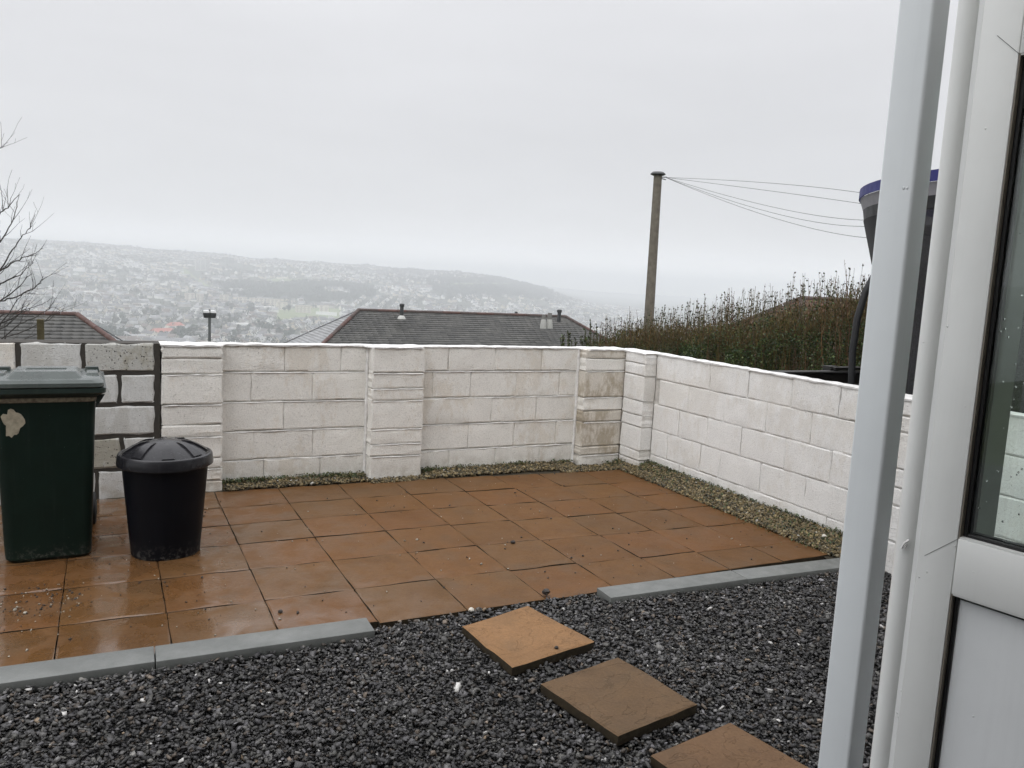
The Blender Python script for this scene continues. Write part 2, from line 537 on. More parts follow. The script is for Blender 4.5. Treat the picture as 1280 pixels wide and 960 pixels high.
# land cover, by viewing azimuth (deg) and distance
def cover_masks(x, y):
    x = np.asarray(x, float); y = np.asarray(y, float)
    z = terrain_z(x, y) - EYE
    r = np.hypot(x, y); az = np.degrees(np.arctan2(x, y))
    w_ = np.maximum(x * _f.x + y * _f.y + z * _f.z, 1)
    u = 640 + FPX * (x * _r2.x + y * _r2.y + z * _r2.z) / w_
    v = 480 - FPX * (x * _u2.x + y * _u2.y + z * _u2.z) / w_
    wb = hzn(x, y, 75, 3)
    far_ = (r > 1150) & (az > -12) & (az < 40)
    wood = (u > 266 + 5 * wb) & (u < 470) & (v > 352 + .012 * (u - 266) + 1.8 * wb) & (v < np.interp(u, [266, 290, 340, 400, 440, 470], [362, 371, 376, 380, 377, 372]) + 1.5 * wb)
    wood &= (np.sin(x / 61) * np.cos(y / 83) > -.80)
    wood |= (u > 30) & (u < 66) & (v > 349 + wb) & (v < 358 + wb)
    wood |= (u > 105) & (u < 175) & (v > 337 + wb) & (v < 341.5 + wb)
    wood |= (u > 545 + 10 * wb) & (u < 690) & (v > 348) & (v < 366 + .06 * (u - 545) + 2 * wb)
    field = (u > 343 + 3 * wb) & (u < 428) & (v > 385.5 + .5 * wb) & (v < 401 + wb) & (r < 2600)
    field |= (np.abs((u - 226) - (v - 337) * 1.5) < 5 + 2 * wb) & (v > 337) & (v < 362)
    field |= (u > 335) & (u < 400) & (v > 348.5) & (v < 351.5)
    field |= (u > 560 + 6 * wb) & (u < 640) & (v > 354) & (v < 357.5 + wb)
    return wood & ~field & far_, field & far_

NA, rs = 520, np.concatenate([[0, 5, 7, 9, 12, 16, 22, 30, 45, 70, 110, 170, 260, 380, 520, 680, 840], np.linspace(960, 4600, 150), [4900, 5400, 6200, 7200, 8600, 11000, 15000]])
azs = np.concatenate([np.radians(np.linspace(-12, 44, NA - 60)), np.radians(np.linspace(44, 348, 61)[1:])])
RR, AA = np.meshgrid(rs, azs, indexing='ij')
TX, TY = RR * np.sin(AA), RR * np.cos(AA)
TZ = terrain_z(TX, TY)
TZ[RR > 9000] = np.minimum(TZ[RR > 9000], 0)
nr, na = RR.shape
V = np.stack([TX, TY, TZ], -1).reshape(-1, 3)
ii, jj = np.meshgrid(np.arange(nr - 1), np.arange(na), indexing='ij')
j2 = (jj + 1) % na
F = np.stack([ii * na + jj, (ii + 1) * na + jj, (ii + 1) * na + j2, ii * na + j2], -1).reshape(-1, 4)
F = F[:, ::-1]
wood, field = cover_masks(TX, TY)
colr = np.tile(np.array([.075, .080, .062]), (nr * na, 1))
n1 = hzn(TX, TY, 70, 5).reshape(-1, 1) * .5
colr = colr * (1 + .12 * n1)
colr[wood.ravel()] = (.035, .048, .040)
colr[field.ravel()] = (.20, .235, .12)
nearm = (RR.ravel() < 900)
colr[nearm] = (.06, .075, .035)
m = Mat('hillside', rough=.95, spec=.1)
w = m.world_co(.02)
m.color(m.mix(m.rng(m.noise(w, 2.0, 6, .65), .35, .65, 0, .7), m.attr('cover', 'Color'), m.mix(1.0, m.attr('cover', 'Color'), (.62, .62, .66), 'MULTIPLY')))
M_HILL = m.m
me = np_mesh('terrain', V, F, M_HILL, attrs={'cover': ('POINT', colr)}, smooth=True)
link('terrain', me, label='hillside falling into the built-up valley and rising to hazy ridges', kind='structure')

# ------------------------------------------------------------------ yard ground, patio
def sheet(name, x0, x1, y0, y1, z, mat, nx=1, ny=1, fn=None, **k):
    xs, ys = np.linspace(x0, x1, nx + 1), np.linspace(y0, y1, ny + 1)
    X, Y = np.meshgrid(xs, ys, indexing='ij')
    Z = np.full_like(X, z) if fn is None else fn(X, Y)
    i, j = np.meshgrid(np.arange(nx), np.arange(ny), indexing='ij')
    n = ny + 1
    F = np.stack([i * n + j, (i + 1) * n + j, (i + 1) * n + j + 1, i * n + j + 1], -1).reshape(-1, 4)
    return link(name, np_mesh(name, np.stack([X, Y, Z], -1).reshape(-1, 3), F, mat, smooth=fn is not None), **k)

m = Mat('gravel_bed', rough=.75, spec=.4)
w = m.world_co()
vc = m.voro(w, 60, out='Color')
m.color(m.mix(m.rng(vc, 0, 1), (.018, .019, .021), (.06, .062, .066)))
m.bump(m.voro(w, 60), .012, 1)
M_GRAVELBED = m.m
sheet('ground', -6, 9, -6, 6.3, -.06, M_GRAVELBED, label='flat bed of the back yard under slabs and slate chippings', kind='structure')

patio = B().box(-3, 4.42, 3.50, 6.30, -.055, -.034).obj('patio', M_SAND, label='rust brown slab patio between the block walls and the slate chippings', kind='structure')

colX = [-2.0, -1.56, -1.11, -.66, -.21, .238, .692, 1.148, 1.606, 2.055, 2.496, 2.926, 3.342, 3.775, 4.205]
rowY = [3.52, 3.965, 4.425, 4.865, 5.262, 5.665, 6.095]
def rowat(i, x):
    y = rowY[i]
    if i == 0:
        return 3.545 if (x < 1.12 or x > 2.4) else 3.520 + (x - 1.15) * -.012
    y += (-.074 * (x - 2.05) if x > 2.05 else .010 * (2.05 - x))
    return y
def slab_mesh(q, th, n=7, rough=.0022, edge=.0025):
    """q: four corners (x, y) about the slab centre; top at z=0"""
    P = [Vector((x, y)) for x, y in q]
    V, idx = [], {}
    rr = random.random() * 10
    for i in range(n + 1):
        for j in range(n + 1):
            u, v = i / n, j / n
            # keep the outer rings close to the edge
            u = [0, .02, *[(k) / (n - 2) for k in range(1, n - 2)], .98, 1][i]
            v = [0, .02, *[(k) / (n - 2) for k in range(1, n - 2)], .98, 1][j]
            p = P[0] * (1 - u) * (1 - v) + P[1] * u * (1 - v) + P[2] * u * v + P[3] * (1 - u) * v
            z = (math.sin(p.x * 17 + rr) * math.cos(p.y * 13 + rr * 2) + random.uniform(-.6, .6)) * rough
            if i in (0, n) or j in (0, n):
                z -= edge
                p = p + Vector((random.uniform(-1, 1), random.uniform(-1, 1))) * .0016
                if random.random() < .06: z -= .004
            V.append((p.x, p.y, z))
    F = [(i * (n + 1) + j, (i + 1) * (n + 1) + j, (i + 1) * (n + 1) + j + 1, i * (n + 1) + j + 1) for i in range(n) for j in range(n)]
    ring = [i * (n + 1) for i in range(n)] + [n * (n + 1) + j for j in range(n)] + [i * (n + 1) + n for i in range(n, 0, -1)] + [j for j in range(n, 0, -1)]
    k0 = len(V)
    for r_ in ring:
        x, y, z = V[r_]; V.append((x * .992, y * .992, -th))
    L = len(ring)
    for a in range(L):
        F.append((ring[a], ring[(a + 1) % L], k0 + (a + 1) % L, k0 + a))
    F.append(tuple(k0 + a for a in reversed(range(L))))
    b = B(); b.add(V, F)
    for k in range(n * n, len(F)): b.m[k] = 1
    return b
M_SLABSIDE = simple('dark_slab_edge', (.040, .028, .012), .8, var=.5, nscale=25, bump=.003)  # side faces of the slabs, darker brown than the tops
for i in range(len(colX) - 1):
    for j in range(len(rowY) - 1):
        x0, x1 = colX[i], colX[i + 1]
        xm = (x0 + x1) / 2
        g = random.uniform(.0020, .0036)
        y0, y1 = rowat(j, xm), rowat(j + 1, xm)
        sk = -.030 if xm > 2.05 else -.006
        if random.random() < .25: g -= .001
        cx, cy = xm, (y0 + y1) / 2
        hx = (x1 - x0) / 2 - g
        hy = (y1 - y0) / 2 - g - random.uniform(.0003, .0022)
        d = sk * hx if j > 0 else 0
        dd = sk * hx
        q = [(-hx, -hy - d), (hx, -hy + d), (hx, hy + dd), (-hx, hy - dd)]
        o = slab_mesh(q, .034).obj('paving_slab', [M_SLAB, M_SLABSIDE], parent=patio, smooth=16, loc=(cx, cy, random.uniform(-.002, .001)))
        o.rotation_euler = (random.uniform(-.003, .003), random.uniform(-.003, .003), random.uniform(-.003, .003))

# edging kerbs (each a separate length laid flat)
def kerb(x0, y0, x1, y1, w, label):
    L = math.hypot(x1 - x0, y1 - y0); a = math.atan2(y1 - y0, x1 - x0)
    b = B().box(0, L, -w, 0, -.055, 0)
    return b.obj('edging_kerb', M_KERB, smooth=35, bevel=.004, loc=(x0, y0, .028), rz=a, label=label, cat='kerb', group='concrete edging kerbs')
KY = lambda x: 3.552 - .028 * x * .6
kerb(-.75, 3.590, .163, 3.570, .152, 'grey concrete edging length at the far left, in front of the green wheelie bin')
kerb(.168, 3.568, 1.088, 3.546, .152, 'grey concrete edging length left of the gap in the kerb, in front of the dark round bin')
kerb(2.357, 3.500, 3.272, 3.470, .146, 'grey concrete edging length just right of the gap in the kerb')
kerb(3.276, 3.468, 4.19, 3.415, .146, 'grey concrete edging length nearest the right-hand wall, beside the white post')

# stepping slabs in the slate
def stepping(px, mat, label):
    P = [Vector(p) for p in px]
    c = sum(P, Vector((0, 0))) / 4
    q = [(p.x - c.x, p.y - c.y) for p in P]
    q = [(x * .992, y * .992) for x, y in q]
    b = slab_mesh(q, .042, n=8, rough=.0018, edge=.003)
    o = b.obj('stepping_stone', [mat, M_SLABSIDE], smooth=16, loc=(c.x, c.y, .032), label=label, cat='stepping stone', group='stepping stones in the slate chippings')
    return o
stepping([(1.514, 2.843), (1.987, 2.934), (1.885, 3.405), (1.474, 3.294)][::1], M_STEP_A, 'ochre stepping stone, the farthest and palest, just in front of the patio gap')
stepping([(1.644, 2.237), (2.075, 2.313), (2.003, 2.768), (1.560, 2.680)], M_STEP_B, 'dull brown stepping stone in the middle with cracks across its face')
stepping([(1.755, 1.665), (2.18, 1.728), (2.103, 2.159), (1.682, 2.099)], M_STEP_C, 'reddish brown stepping stone nearest the camera, cut by the lower picture edge')

# ------------------------------------------------------------------ slate chippings
def chips(n, pos, size, flat=.45, tilt=.6):
    """n deformed boxes -> V, F"""
    base = np.array([[-1, -1, -1], [1, -1, -1], [1, 1, -1], [-1, 1, -1], [-1, -1, 1], [1, -1, 1], [1, 1, 1], [-1, 1, 1]], float) * .5
    faces = np.array([[0, 3, 2, 1], [4, 5, 6, 7], [0, 1, 5, 4], [1, 2, 6, 5], [2, 3, 7, 6], [3, 0, 4, 7]])
    v = np.repeat(base[None], n, 0) + rng.uniform(-.23, .23, (n, 8, 3))
    v[:, 4:, :2] *= rng.uniform(.45, .95, (n, 1, 2))
    s = np.stack([size * rng.uniform(.75, 1.35, n), size * rng.uniform(.55, .95, n), size * rng.uniform(flat * .6, flat * 1.4, n)], -1)
    v *= s[:, None]
    a, b_, c_ = rng.uniform(0, 2 * np.pi, n), rng.normal(0, tilt, n), rng.normal(0, tilt, n)
    def rot(ax, an):
        c, s_ = np.cos(an), np.sin(an); Rm = np.zeros((n, 3, 3)); i, j = [(1, 2), (2, 0), (0, 1)][ax]
        Rm[:, ax, ax] = 1; Rm[:, i, i] = c; Rm[:, j, j] = c; Rm[:, i, j] = -s_; Rm[:, j, i] = s_
        return Rm
    Rm = rot(2, a) @ rot(0, b_) @ rot(1, c_)
    v = np.einsum('nij,nkj->nki', Rm, v) + pos[:, None]
    F = (faces[None] + (np.arange(n) * 8)[:, None, None]).reshape(-1, 4)
    return v.reshape(-1, 3), F
def chip_mat(name, rough=.5, spec=.5):
    m = Mat(name, rough=rough, spec=spec)
    w = m.world_co()
    n = m.noise(w, 160, 3, .6)
    m.color(m.mix(m.rng(n, .3, .7, 0, .45), m.attr('tone', 'Color'), (.01, .01, .011)))
    m.rough(m.rng(n, .3, .7, rough * .7, rough * 1.3))
    m.bump(n, .0015, .6)
    return m.m
M_CHIP = chip_mat('slate_chip', .55, .4)
steps = [((1.715, 3.12), .34), ((1.82, 2.50), .34), ((1.93, 1.91), .34)]
def in_quad(x, y, q):
    ok = np.ones(len(x), bool)
    for k in range(4):
        (x0, y0), (x1, y1) = q[k], q[(k + 1) % 4]
        ok &= ((x1 - x0) * (y - y0) - (y1 - y0) * (x - x0)) > -.004
    return ok
quads = [[(1.514, 2.843), (1.987, 2.934), (1.885, 3.405), (1.474, 3.294)], [(1.644, 2.237), (2.075, 2.313), (2.003, 2.768), (1.560, 2.680)], [(1.755, 1.665), (2.18, 1.728), (2.103, 2.159), (1.682, 2.099)]]
n = 136000
px = rng.uniform(-.85, 4.36, n); py = rng.uniform(1.25, 3.56, n)
dens = np.clip((px * .0 + 1), 0, 1)
vis = (px > -.75 + .15 * (3.5 - py)) & (px < 4.4)
ky = np.where(px < 1.10, 3.415 - .02 * px, np.where(px > 2.345, 3.36 - .045 * (px - 2.35), 3.535))
jag = .022 * np.sin(px * 31) + .012 * np.sin(px * 77)
lim = np.where((px > 1.10) & (px < 2.345), 3.50 + jag * .5, ky)
vis &= py < lim
vis &= ~((py < 1.9) & (px < .6))
vis &= ~((py < 1.6) & (px < 1.4))
px, py = px[vis], py[vis]
lay = rng.random(len(px))
pz = -.036 + .042 * lay + .006 * np.sin(px * 5 + 1) * np.cos(py * 6)
inside = np.zeros(len(px), bool)
for q in quads: inside |= in_quad(px, py, q)
keep = ~(inside & (lay > .55))
px, py, pz = px[keep], py[keep], pz[keep]
n = len(px)
size = np.clip(rng.lognormal(np.log(.0135), .34, n), .006, .034)
V, F = chips(n, np.stack([px, py, pz], -1), size, .30, .42)
g = np.clip(rng.lognormal(np.log(.060), .58, n), .012, .24) * (1 + .22 * np.sin(px * 4.1 + 1.5 * np.sin(py * 3)) * np.sin(py * 3.3 + px))
sh_ = .9 + .0 * g
tone = np.stack([g * 1.03, g, g * rng.uniform(.90, 1.06, n)], -1)
br = rng.random(n) < .10; tone[br] = np.stack([g[br] * 1.25, g[br] * 1.0, g[br] * .78], -1)
wh = rng.random(n) < .008; tone[wh] = rng.uniform(.45, .8, (wh.sum(), 1)) * np.array([1, .98, .94])
tan = rng.random(n) < .003; tone[tan] = (.28, .21, .14)
tone_f = np.repeat(tone, 6, 0)
link('slate_chippings', np_mesh('slate_chippings', V, F, M_CHIP, attrs={'tone': ('FACE', tone_f)}),
     label='bed of dark grey slate chippings with scattered white bits', kind='stuff')

# pea gravel strip along the walls
def strip_z(x, y):
    z = np.where(x > 4.12, np.clip((x - 4.14) / .22, 0, 1) * .085, 0.0)
    zb = np.clip((y - 6.03) / .2, 0, 1) * .035
    return np.maximum(z, zb) - .004
pp = []
def add_strip(n, x0, x1, y0, y1):
    pp.append(np.stack([rng.uniform(x0, x1, n), rng.uniform(y0, y1, n)], -1))
add_strip(2000, .76, 1.86, 6.10, 6.245)
add_strip(2900, 2.33, 3.80, 6.075, 6.245)
add_strip(1200, 3.6, 4.37, 5.95, 6.12)
add_strip(500, 1.86, 2.33, 6.04, 6.12)
add_strip(13500, 4.16, 4.372, 3.43, 6.0)
P2 = np.concatenate(pp)
P2 = P2[~((P2[:, 0] < 4.235 - .05 * np.sin(P2[:, 1] * 9) * .5) & (P2[:, 0] > 4.0) & (P2[:, 1] < 5.9) & (rng.random(len(P2)) < .35))]
z = strip_z(P2[:, 0], P2[:, 1]) + rng.uniform(-.004, .012, len(P2))
n = len(P2)
V, F = chips(n, np.stack([P2[:, 0], P2[:, 1], z], -1), np.clip(rng.lognormal(np.log(.0125), .3, n), .006, .026), .62, .6)
pal = np.array([[.42, .32, .15], [.32, .24, .11], [.22, .165, .08], [.50, .42, .26], [.10, .085, .05], [.27, .22, .13], [.05, .05, .022]])
tone = .78 * pal[rng.choice(7, n, p=[.16, .22, .19, .05, .18, .08, .12])] * rng.uniform(.6, 1.1, (n, 1))
wh = rng.random(n) < .006; tone[wh] = (.65, .63, .58)
M_PEA = chip_mat('pea_gravel', .6)
link('gravel_strip', np_mesh('gravel_strip', V, F, M_PEA, attrs={'tone': ('FACE', np.repeat(tone, 6, 0))}),
     label='narrow strip of tan pea gravel along the foot of the white walls', kind='stuff')
# soil beneath the strip, banked against the right-hand wall
M_SOIL = simple('dark_soil', (.045, .036, .02), .95, var=.5, bump=.008, bscale=70)
sheet('soil', 4.12, 4.40, 3.40, 6.2, 0, M_SOIL, 6, 60, fn=lambda X, Y: strip_z(X, Y) - .012 + .006 * np.sin(X * 60) * np.sin(Y * 45), label='dark soil banked along the foot of the right-hand wall', kind='structure')
sheet('soil', -1.0, 4.3, 6.02, 6.27, 0, M_SOIL, 80, 6, fn=lambda X, Y: strip_z(X, Y) - .014 + .005 * np.sin(X * 60) * np.sin(Y * 45), label='dark soil along the foot of the back wall', kind='structure')

# moss and small weeds growing in the strip
wv, wf, wc = [], [], []
def leaf(p, size, tilt):
    a = random.uniform(0, 6.28); d = Vector((math.cos(a), math.sin(a), tilt)).normalized() * size
    s_ = d.cross(Vector((0, 0, 1))).normalized() * size * .38
    k = len(wv)
    m_ = p + d * .5
    wv.extend([tuple(p), tuple(m_ + s_), tuple(p + d), tuple(m_ - s_)]); wf.append((k, k + 1, k + 2, k + 3))
    c_ = random.choice([(.05, .08, .025), (.035, .06, .02), (.09, .10, .03), (.11, .09, .035)]); f_ = random.uniform(.7, 1.2)
    wc.append(tuple(v * f_ for v in c_))
for cx, cy, cnt, spread in [(.80, 6.20, 110, .05), (.92, 6.215, 120, .07), (1.05, 6.22, 120, .08), (1.3, 6.22, 60, .1), (1.62, 6.215, 150, .08), (1.78, 6.17, 130, .06), (1.45, 6.22, 60, .08),
                    (2.36, 6.19, 150, .04), (2.45, 6.22, 70, .06), (2.8, 6.23, 50, .1), (3.2, 6.23, 70, .1), (3.3, 6.22, 60, .06), (3.7, 6.2, 60, .08), (4.2, 6.08, 90, .06), (4.33, 5.75, 150, .06),
                    (4.33, 5.5, 150, .07), (4.34, 5.2, 90, .09), (4.34, 4.9, 90, .09), (4.34, 4.6, 100, .09), (4.34, 4.2, 120, .12), (4.33, 3.95, 120, .1), (4.30, 3.75, 90, .1), (4.3, 3.6, 70, .06)]:
    for _ in range(int(cnt * (2.4 if cx < 4.2 else 2.6))):
        x, y = random.gauss(cx, spread * 1.15), random.gauss(cy, spread * (.25 if cx < 4.2 else 1.1))
        x, y = min(x, 4.365), min(y, 6.235)
        if 1.85 < x < 2.33: continue
        z = float(strip_z(np.array(x), np.array(y)))
        leaf(Vector((x, y, z + random.uniform(0, .028))), random.uniform(.008, .021), random.uniform(.1, 1.6))
m = Mat('weed_leaf', rough=.6); m.color(m.attr('tone', 'Color')); M_LEAF = m.m
m.b.inputs['Subsurface Weight'].default_value = 0
link('weeds', np_mesh('weeds', wv, wf, M_LEAF, attrs={'tone': ('FACE', wc)}), label='low moss and weeds in the gravel strip under the walls', kind='stuff')

# grit and chips scattered over the slabs
n = 620
gx, gy = rng.uniform(-.6, 4.1, n), rng.uniform(3.6, 6.0, n)
m_ = rng.random(n) < .30
gx[m_] = rng.normal(-.32, .13, m_.sum()); gy[m_] = rng.normal(4.30, .12, m_.sum())
gx, gy = gx[gx > -.65], gy[gx > -.65]
n = len(gx)
V, F = chips(n, np.stack([gx, gy, np.full(n, .003)], -1), np.clip(rng.lognormal(np.log(.0052), .45, n), .0025, .016), .6, .4)
tone = np.where(rng.random((n, 1)) < .3, np.array([[.5, .46, .38]]), np.array([[.045, .04, .036]])) * rng.uniform(.6, 1.2, (n, 1))
link('loose_grit', np_mesh('loose_grit', V, F, M_PEA, attrs={'tone': ('FACE', np.repeat(tone, 6, 0))}), label='grit and tiny stone chips scattered over the wet slabs', kind='stuff')
M_DARKSTONE = simple('dark_lump', (.03, .022, .016), .6, bump=.004, bscale=60, var=.4)
def lump(x, y, z, s, mat, label):
    bm = bmesh.new(); bmesh.ops.create_icosphere(bm, subdivisions=2, radius=s)
    for v in bm.verts:
        v.co *= 1 + random.uniform(-.16, .16); v.co.z *= .75
    me = bpy.data.meshes.new('loose_stone'); bm.to_mesh(me); bm.free(); me.materials.append(mat)
    link('loose_stone', me, loc=(x, y, z + s * .5), label=label, cat='stone', group='loose stones on the slabs')
lump(2.29, 4.38, 0, .016, M_DARKSTONE, 'small dark round lump alone near the middle of the patio')
lump(.735, 3.80, 0, .012, M_DARKSTONE, 'small black lump on the slab above the left kerb')
lump(2.07, 3.55, .012, .022, M_DARKSTONE, 'dark slate piece standing at the edge of the gap in the kerb')
M_WHITESTONE = simple('white_stone', (.6, .57, .5), .6)
lump(1.615, 3.50, .0, .015, M_WHITESTONE, 'white stone at the slab edge beside the farthest stepping stone')
lump(4.29, 3.70, .05, .02, M_WHITESTONE, 'larger pale stone in the gravel strip near the white post')
lump(1.78, 2.93, .032, .010, M_DARKSTONE, 'tiny dark scrap lying on the palest stepping stone')

# ------------------------------------------------------------------ walls
def block_mesh(w, h, d, nx=None, nz=3, rough=.0028, ragged=.0035, back=.0065):
    """front face at y=0 looking to -Y, x 0..w, z 0..h, going back to y=d"""
    nx = nx or max(2, round(w / .075))
    xs = [0, .012] + [.012 + (w - .024) * k / (nx - 1) for k in range(1, nx - 1)] + [w - .012, w] if nx > 2 else [0, .012, w - .012, w]
    zs = [0, .010] + [.010 + (h - .020) * k / nz for k in range(1, nz)] + [h - .010, h]
    V, idx = [], {}
    for i, x in enumerate(xs):
        for k, z in enumerate(zs):
            ex, ez = i in (0, len(xs) - 1), k in (0, len(zs) - 1)
            y = random.uniform(-rough, rough)
            xx, zz = x, z
            if ex or ez:
                y += back
                if ex: xx += random.uniform(-ragged, ragged) 
                if ez: zz += random.uniform(-ragged, ragged)
                if random.random() < .06: y += random.uniform(.003, .010)
            idx[i, k] = len(V); V.append((xx, y, zz))
    nxx, nzz = len(xs), len(zs)
    F = [(idx[i, k], idx[i + 1, k], idx[i + 1, k + 1], idx[i, k + 1]) for i in range(nxx - 1) for k in range(nzz - 1)]
    ring = [idx[i, 0] for i in range(nxx - 1)] + [idx[nxx - 1, k] for k in range(nzz - 1)] + [idx[i, nzz - 1] for i in range(nxx - 1, 0, -1)] + [idx[0, k] for k in range(nzz - 1, 0, -1)]
    k0 = len(V)
    for r_ in ring:
        x, y, z = V[r_]; V.append((x, d, z))
    L = len(ring)
    for a in range(L): F.append((ring[a], k0 + a, k0 + (a + 1) % L, ring[(a + 1) % L]))
    F.append(tuple(k0 + a for a in range(L)))
    b = B(); b.add(V, F); return b

def lay(wall, mat, x0, x1, z0, z1, y, depth=.10, face='Y', joint=.010, vj=None, back=.0065, off=0, rough=.0028, ragged=.0035):
    """one block as a part of wall. face 'Y': front looks to -Y. face 'X': front looks to -X (x0,x1 are then Y from far to near)"""
    j = joint / 2; vj = (joint if vj is None else vj) ; jx = vj / 2
    w, h = abs(x1 - x0) - vj, z1 - z0 - joint
    b = block_mesh(w, h, depth, rough=rough, ragged=ragged, back=back)
    o = b.obj('block', mat, parent=wall, smooth=12)
    if face == 'Y':
        o.location = (x0 + jx, y + off, z0 + j)
    else:
        o.location = (y + off, max(x0, x1) - jx, z0 + j)
        o.rotation_euler = (0, 0, -math.pi / 2)
    return o

def skim(wall, pts, z, w, mat, name='coping_skim', th=.012, face='Y'):
    """thin uneven skim on the top: pts list of (s, front, back)"""
    b = B(); n = len(pts); V = []
    for s, fr, bk in pts:
        zt = z + random.uniform(-.003, .004)
        fr2 = fr + random.uniform(-.004, .003)
        for (p, zz) in ((fr2, z - .014 + random.uniform(-.004, .004)), (fr2 - .001, zt - .004), (fr2 + .01, zt), (bk, zt)):
            V.append((s, p, zz) if face == 'Y' else (p, s, zz))
    F = []
    for i in range(n - 1):
        for k in range(3): F.append((i * 4 + k, (i + 1) * 4 + k, (i + 1) * 4 + k + 1, i * 4 + k + 1))
    b.add(V, F)
    return b.obj(name, mat, parent=wall, smooth=60)

COURSE = [-.045, .195, .418, .644, .872, 1.080]
# --- back wall, painted
back = empty('garden_wall', (0, 0, 0), label='cream white painted concrete block wall with piers across the back of the patio', cat='wall')
B().box(.332, 4.47, 6.265, 6.345, -.05, 1.066).obj('mortar_core', M_MORTAR_W, parent=back)
def joints_panel(x0, x1, table):
    for k in range(5):
        xs = [x0] + table[k] + [x1]
        for a, b_ in zip(xs[:-1], xs[1:]):
            lay(back, M_PAINT, a, b_, COURSE[k], COURSE[k + 1], 6.25, depth=.09, off=random.uniform(-.003, .003), joint=.008, vj=random.choice([.0006, .0006, .0015, .004]), back=.004, ragged=.0026)
joints_panel(.745, 1.87, [[1.069, 1.50], [.987, 1.44], [1.214], [.968, 1.431], [1.213, 1.65]])
joints_panel(2.31, 3.85, [[2.60, 3.04, 3.48], [2.774, 3.217, 3.649], [2.985, 3.43], [2.43, 2.78, 3.215, 3.655], [2.566, 2.999, 3.457]])
# piers: a list of course heights, each pier one block wide
def pier(x0, x1, zs, mats, wall, y=6.13):
    B().box(x0 + .014, x1 - .012, y + .016, 6.262, -.05, 1.064).obj('mortar_core', M_MORTAR_W, parent=wall)
    for k in range(len(zs) - 1):
        mat = mats[k] if isinstance(mats, list) else mats
        lay(wall, mat, x0, x1, zs[k], zs[k + 1], y, depth=.118, off=random.uniform(-.004, .004), joint=.008, rough=.003, ragged=.005, back=random.choice([.004, .006]))
pier(.334, .752, [-.04, .080, .171, .250, .412, .502, .650, .869, .985, 1.080][:], M_PAINT, back)
pier(1.868, 2.312, [-.04, .194, .295, .416, .649, .748, .873, 1.080], M_PAINT, back)
pier(3.845, 4.285, [-.03, .102, .183, .412, .515, .640, .881, .997, 1.080], [M_PAINT, M_PAINT_DIRTY, M_PAINT_DIRTY, M_PAINT_DIRTY, M_PAINT, M_PAINT_DIRTY, M_PAINT, M_PAINT_DIRTY], back)
# painted render fillets beside the piers
def fillet(x, y0, y1, r_=.012):
    pts = [(x + random.uniform(-.003, .003), y0 + (y1 - y0) * 1, z_) for z_ in np.linspace(0, 1.07, 16)]
    B().tube(pts, [r_ * random.uniform(.8, 1.4) for _ in pts], 6).obj('render_fillet', M_LIP, parent=back, smooth=80)
M_ALGAE = simple('algae_streak', (.27, .22, .14), .9, var=.6, nscale=40, bump=.004)
b = B(); b.tube([(4.283 + random.uniform(-.003, .003), 6.118, z_) for z_ in np.linspace(.0, 1.07, 18)], [random.uniform(.008, .016) for _ in range(18)], 6)
b.obj('render_fillet', M_ALGAE, parent=back, smooth=80, label='brown-stained mortar fillet in the corner')
fillet(1.865, 6.25, 6.25, .014); fillet(3.842, 6.25, 6.25, .016)
# raised white paint and mortar lips along the bed joints
def lips(wall, spans, mat):
    b = B()
    for (x0, x1, z, y) in spans:
        n = max(3, int((x1 - x0) / .05))
        pts, rad = [], []
        for i in range(n + 1):
            pts.append((x0 + (x1 - x0) * i / n, y + random.uniform(-.001, .003), z - .007 + random.uniform(-.0025, .0025)))
            rad.append(random.choice([.003, .0035, .0045, .006]) * random.uniform(.8, 1.1))
        b.tube(pts, rad, 5)
    b.obj('mortar_lip', mat, parent=wall, smooth=80)
sp = []
for z_ in COURSE[1:5]:
    sp += [(.77, 1.85, z_, 6.249), (2.33, 3.83, z_, 6.249)]
for z_ in (.171, .412, .650, .869): sp.append((.35, .74, z_, 6.129))
for z_ in (.194, .295, .416, .649, .748, .873): sp.append((1.885, 2.30, z_, 6.129))
for z_ in (.102, .412, .640, .881): sp.append((3.87, 4.27, z_, 6.129))
lips(back, sp, M_LIP)
prof = []
for s in np.arange(.330, 4.30, .05):
    fr = 6.121 if (s < .752 or 1.868 < s < 2.312 or s > 3.845) else 6.241
    prof.append((s, fr, 6.347))
skim(back, prof, 1.084, 0, M_LIP)
# --- grey mortared section at the left
grey = empty('garden_wall', (0, 0, 0), label='left block wall section with thick dark mortar joints, behind the bins', cat='wall')
B().box(-2.6, .330, 6.132, 6.345, -.05, 1.088).obj('mortar_bed', M_MORTAR_D, parent=grey)
gz = [-.03, .205, .437, .660, .882, 1.098]
gx = {0: [-1.44, -.985, -.53, -.075, .33], 1: [-1.66, -1.22, -.77, -.33, .085, .33], 2: [-1.44, -1.0, -.55, -.102, .33], 3: [-1.66, -1.22, -.77, -.33, .072, .33], 4: [-1.87, -1.42, -.98, -.52, -.147, .33]}
gx[4] = [-1.42, -.98, -.524, -.147, .306]
for k in range(5):
    xs = gx[k]
    for a, b_ in zip(xs[:-1], xs[1:]):
        e = .306 if b_ > .3 else b_
        mt = M_BARE_ROUGH if (k == 4 and b_ > .3) or (k == 1 and b_ < .1 and b_ > -.0) else M_BARE
        if k == 4 and b_ < -.5: mt = M_PAINT
        lay(grey, mt, a, e, gz[k], gz[k + 1], 6.126, depth=.03, joint=.026, rough=.0015, ragged=.006)
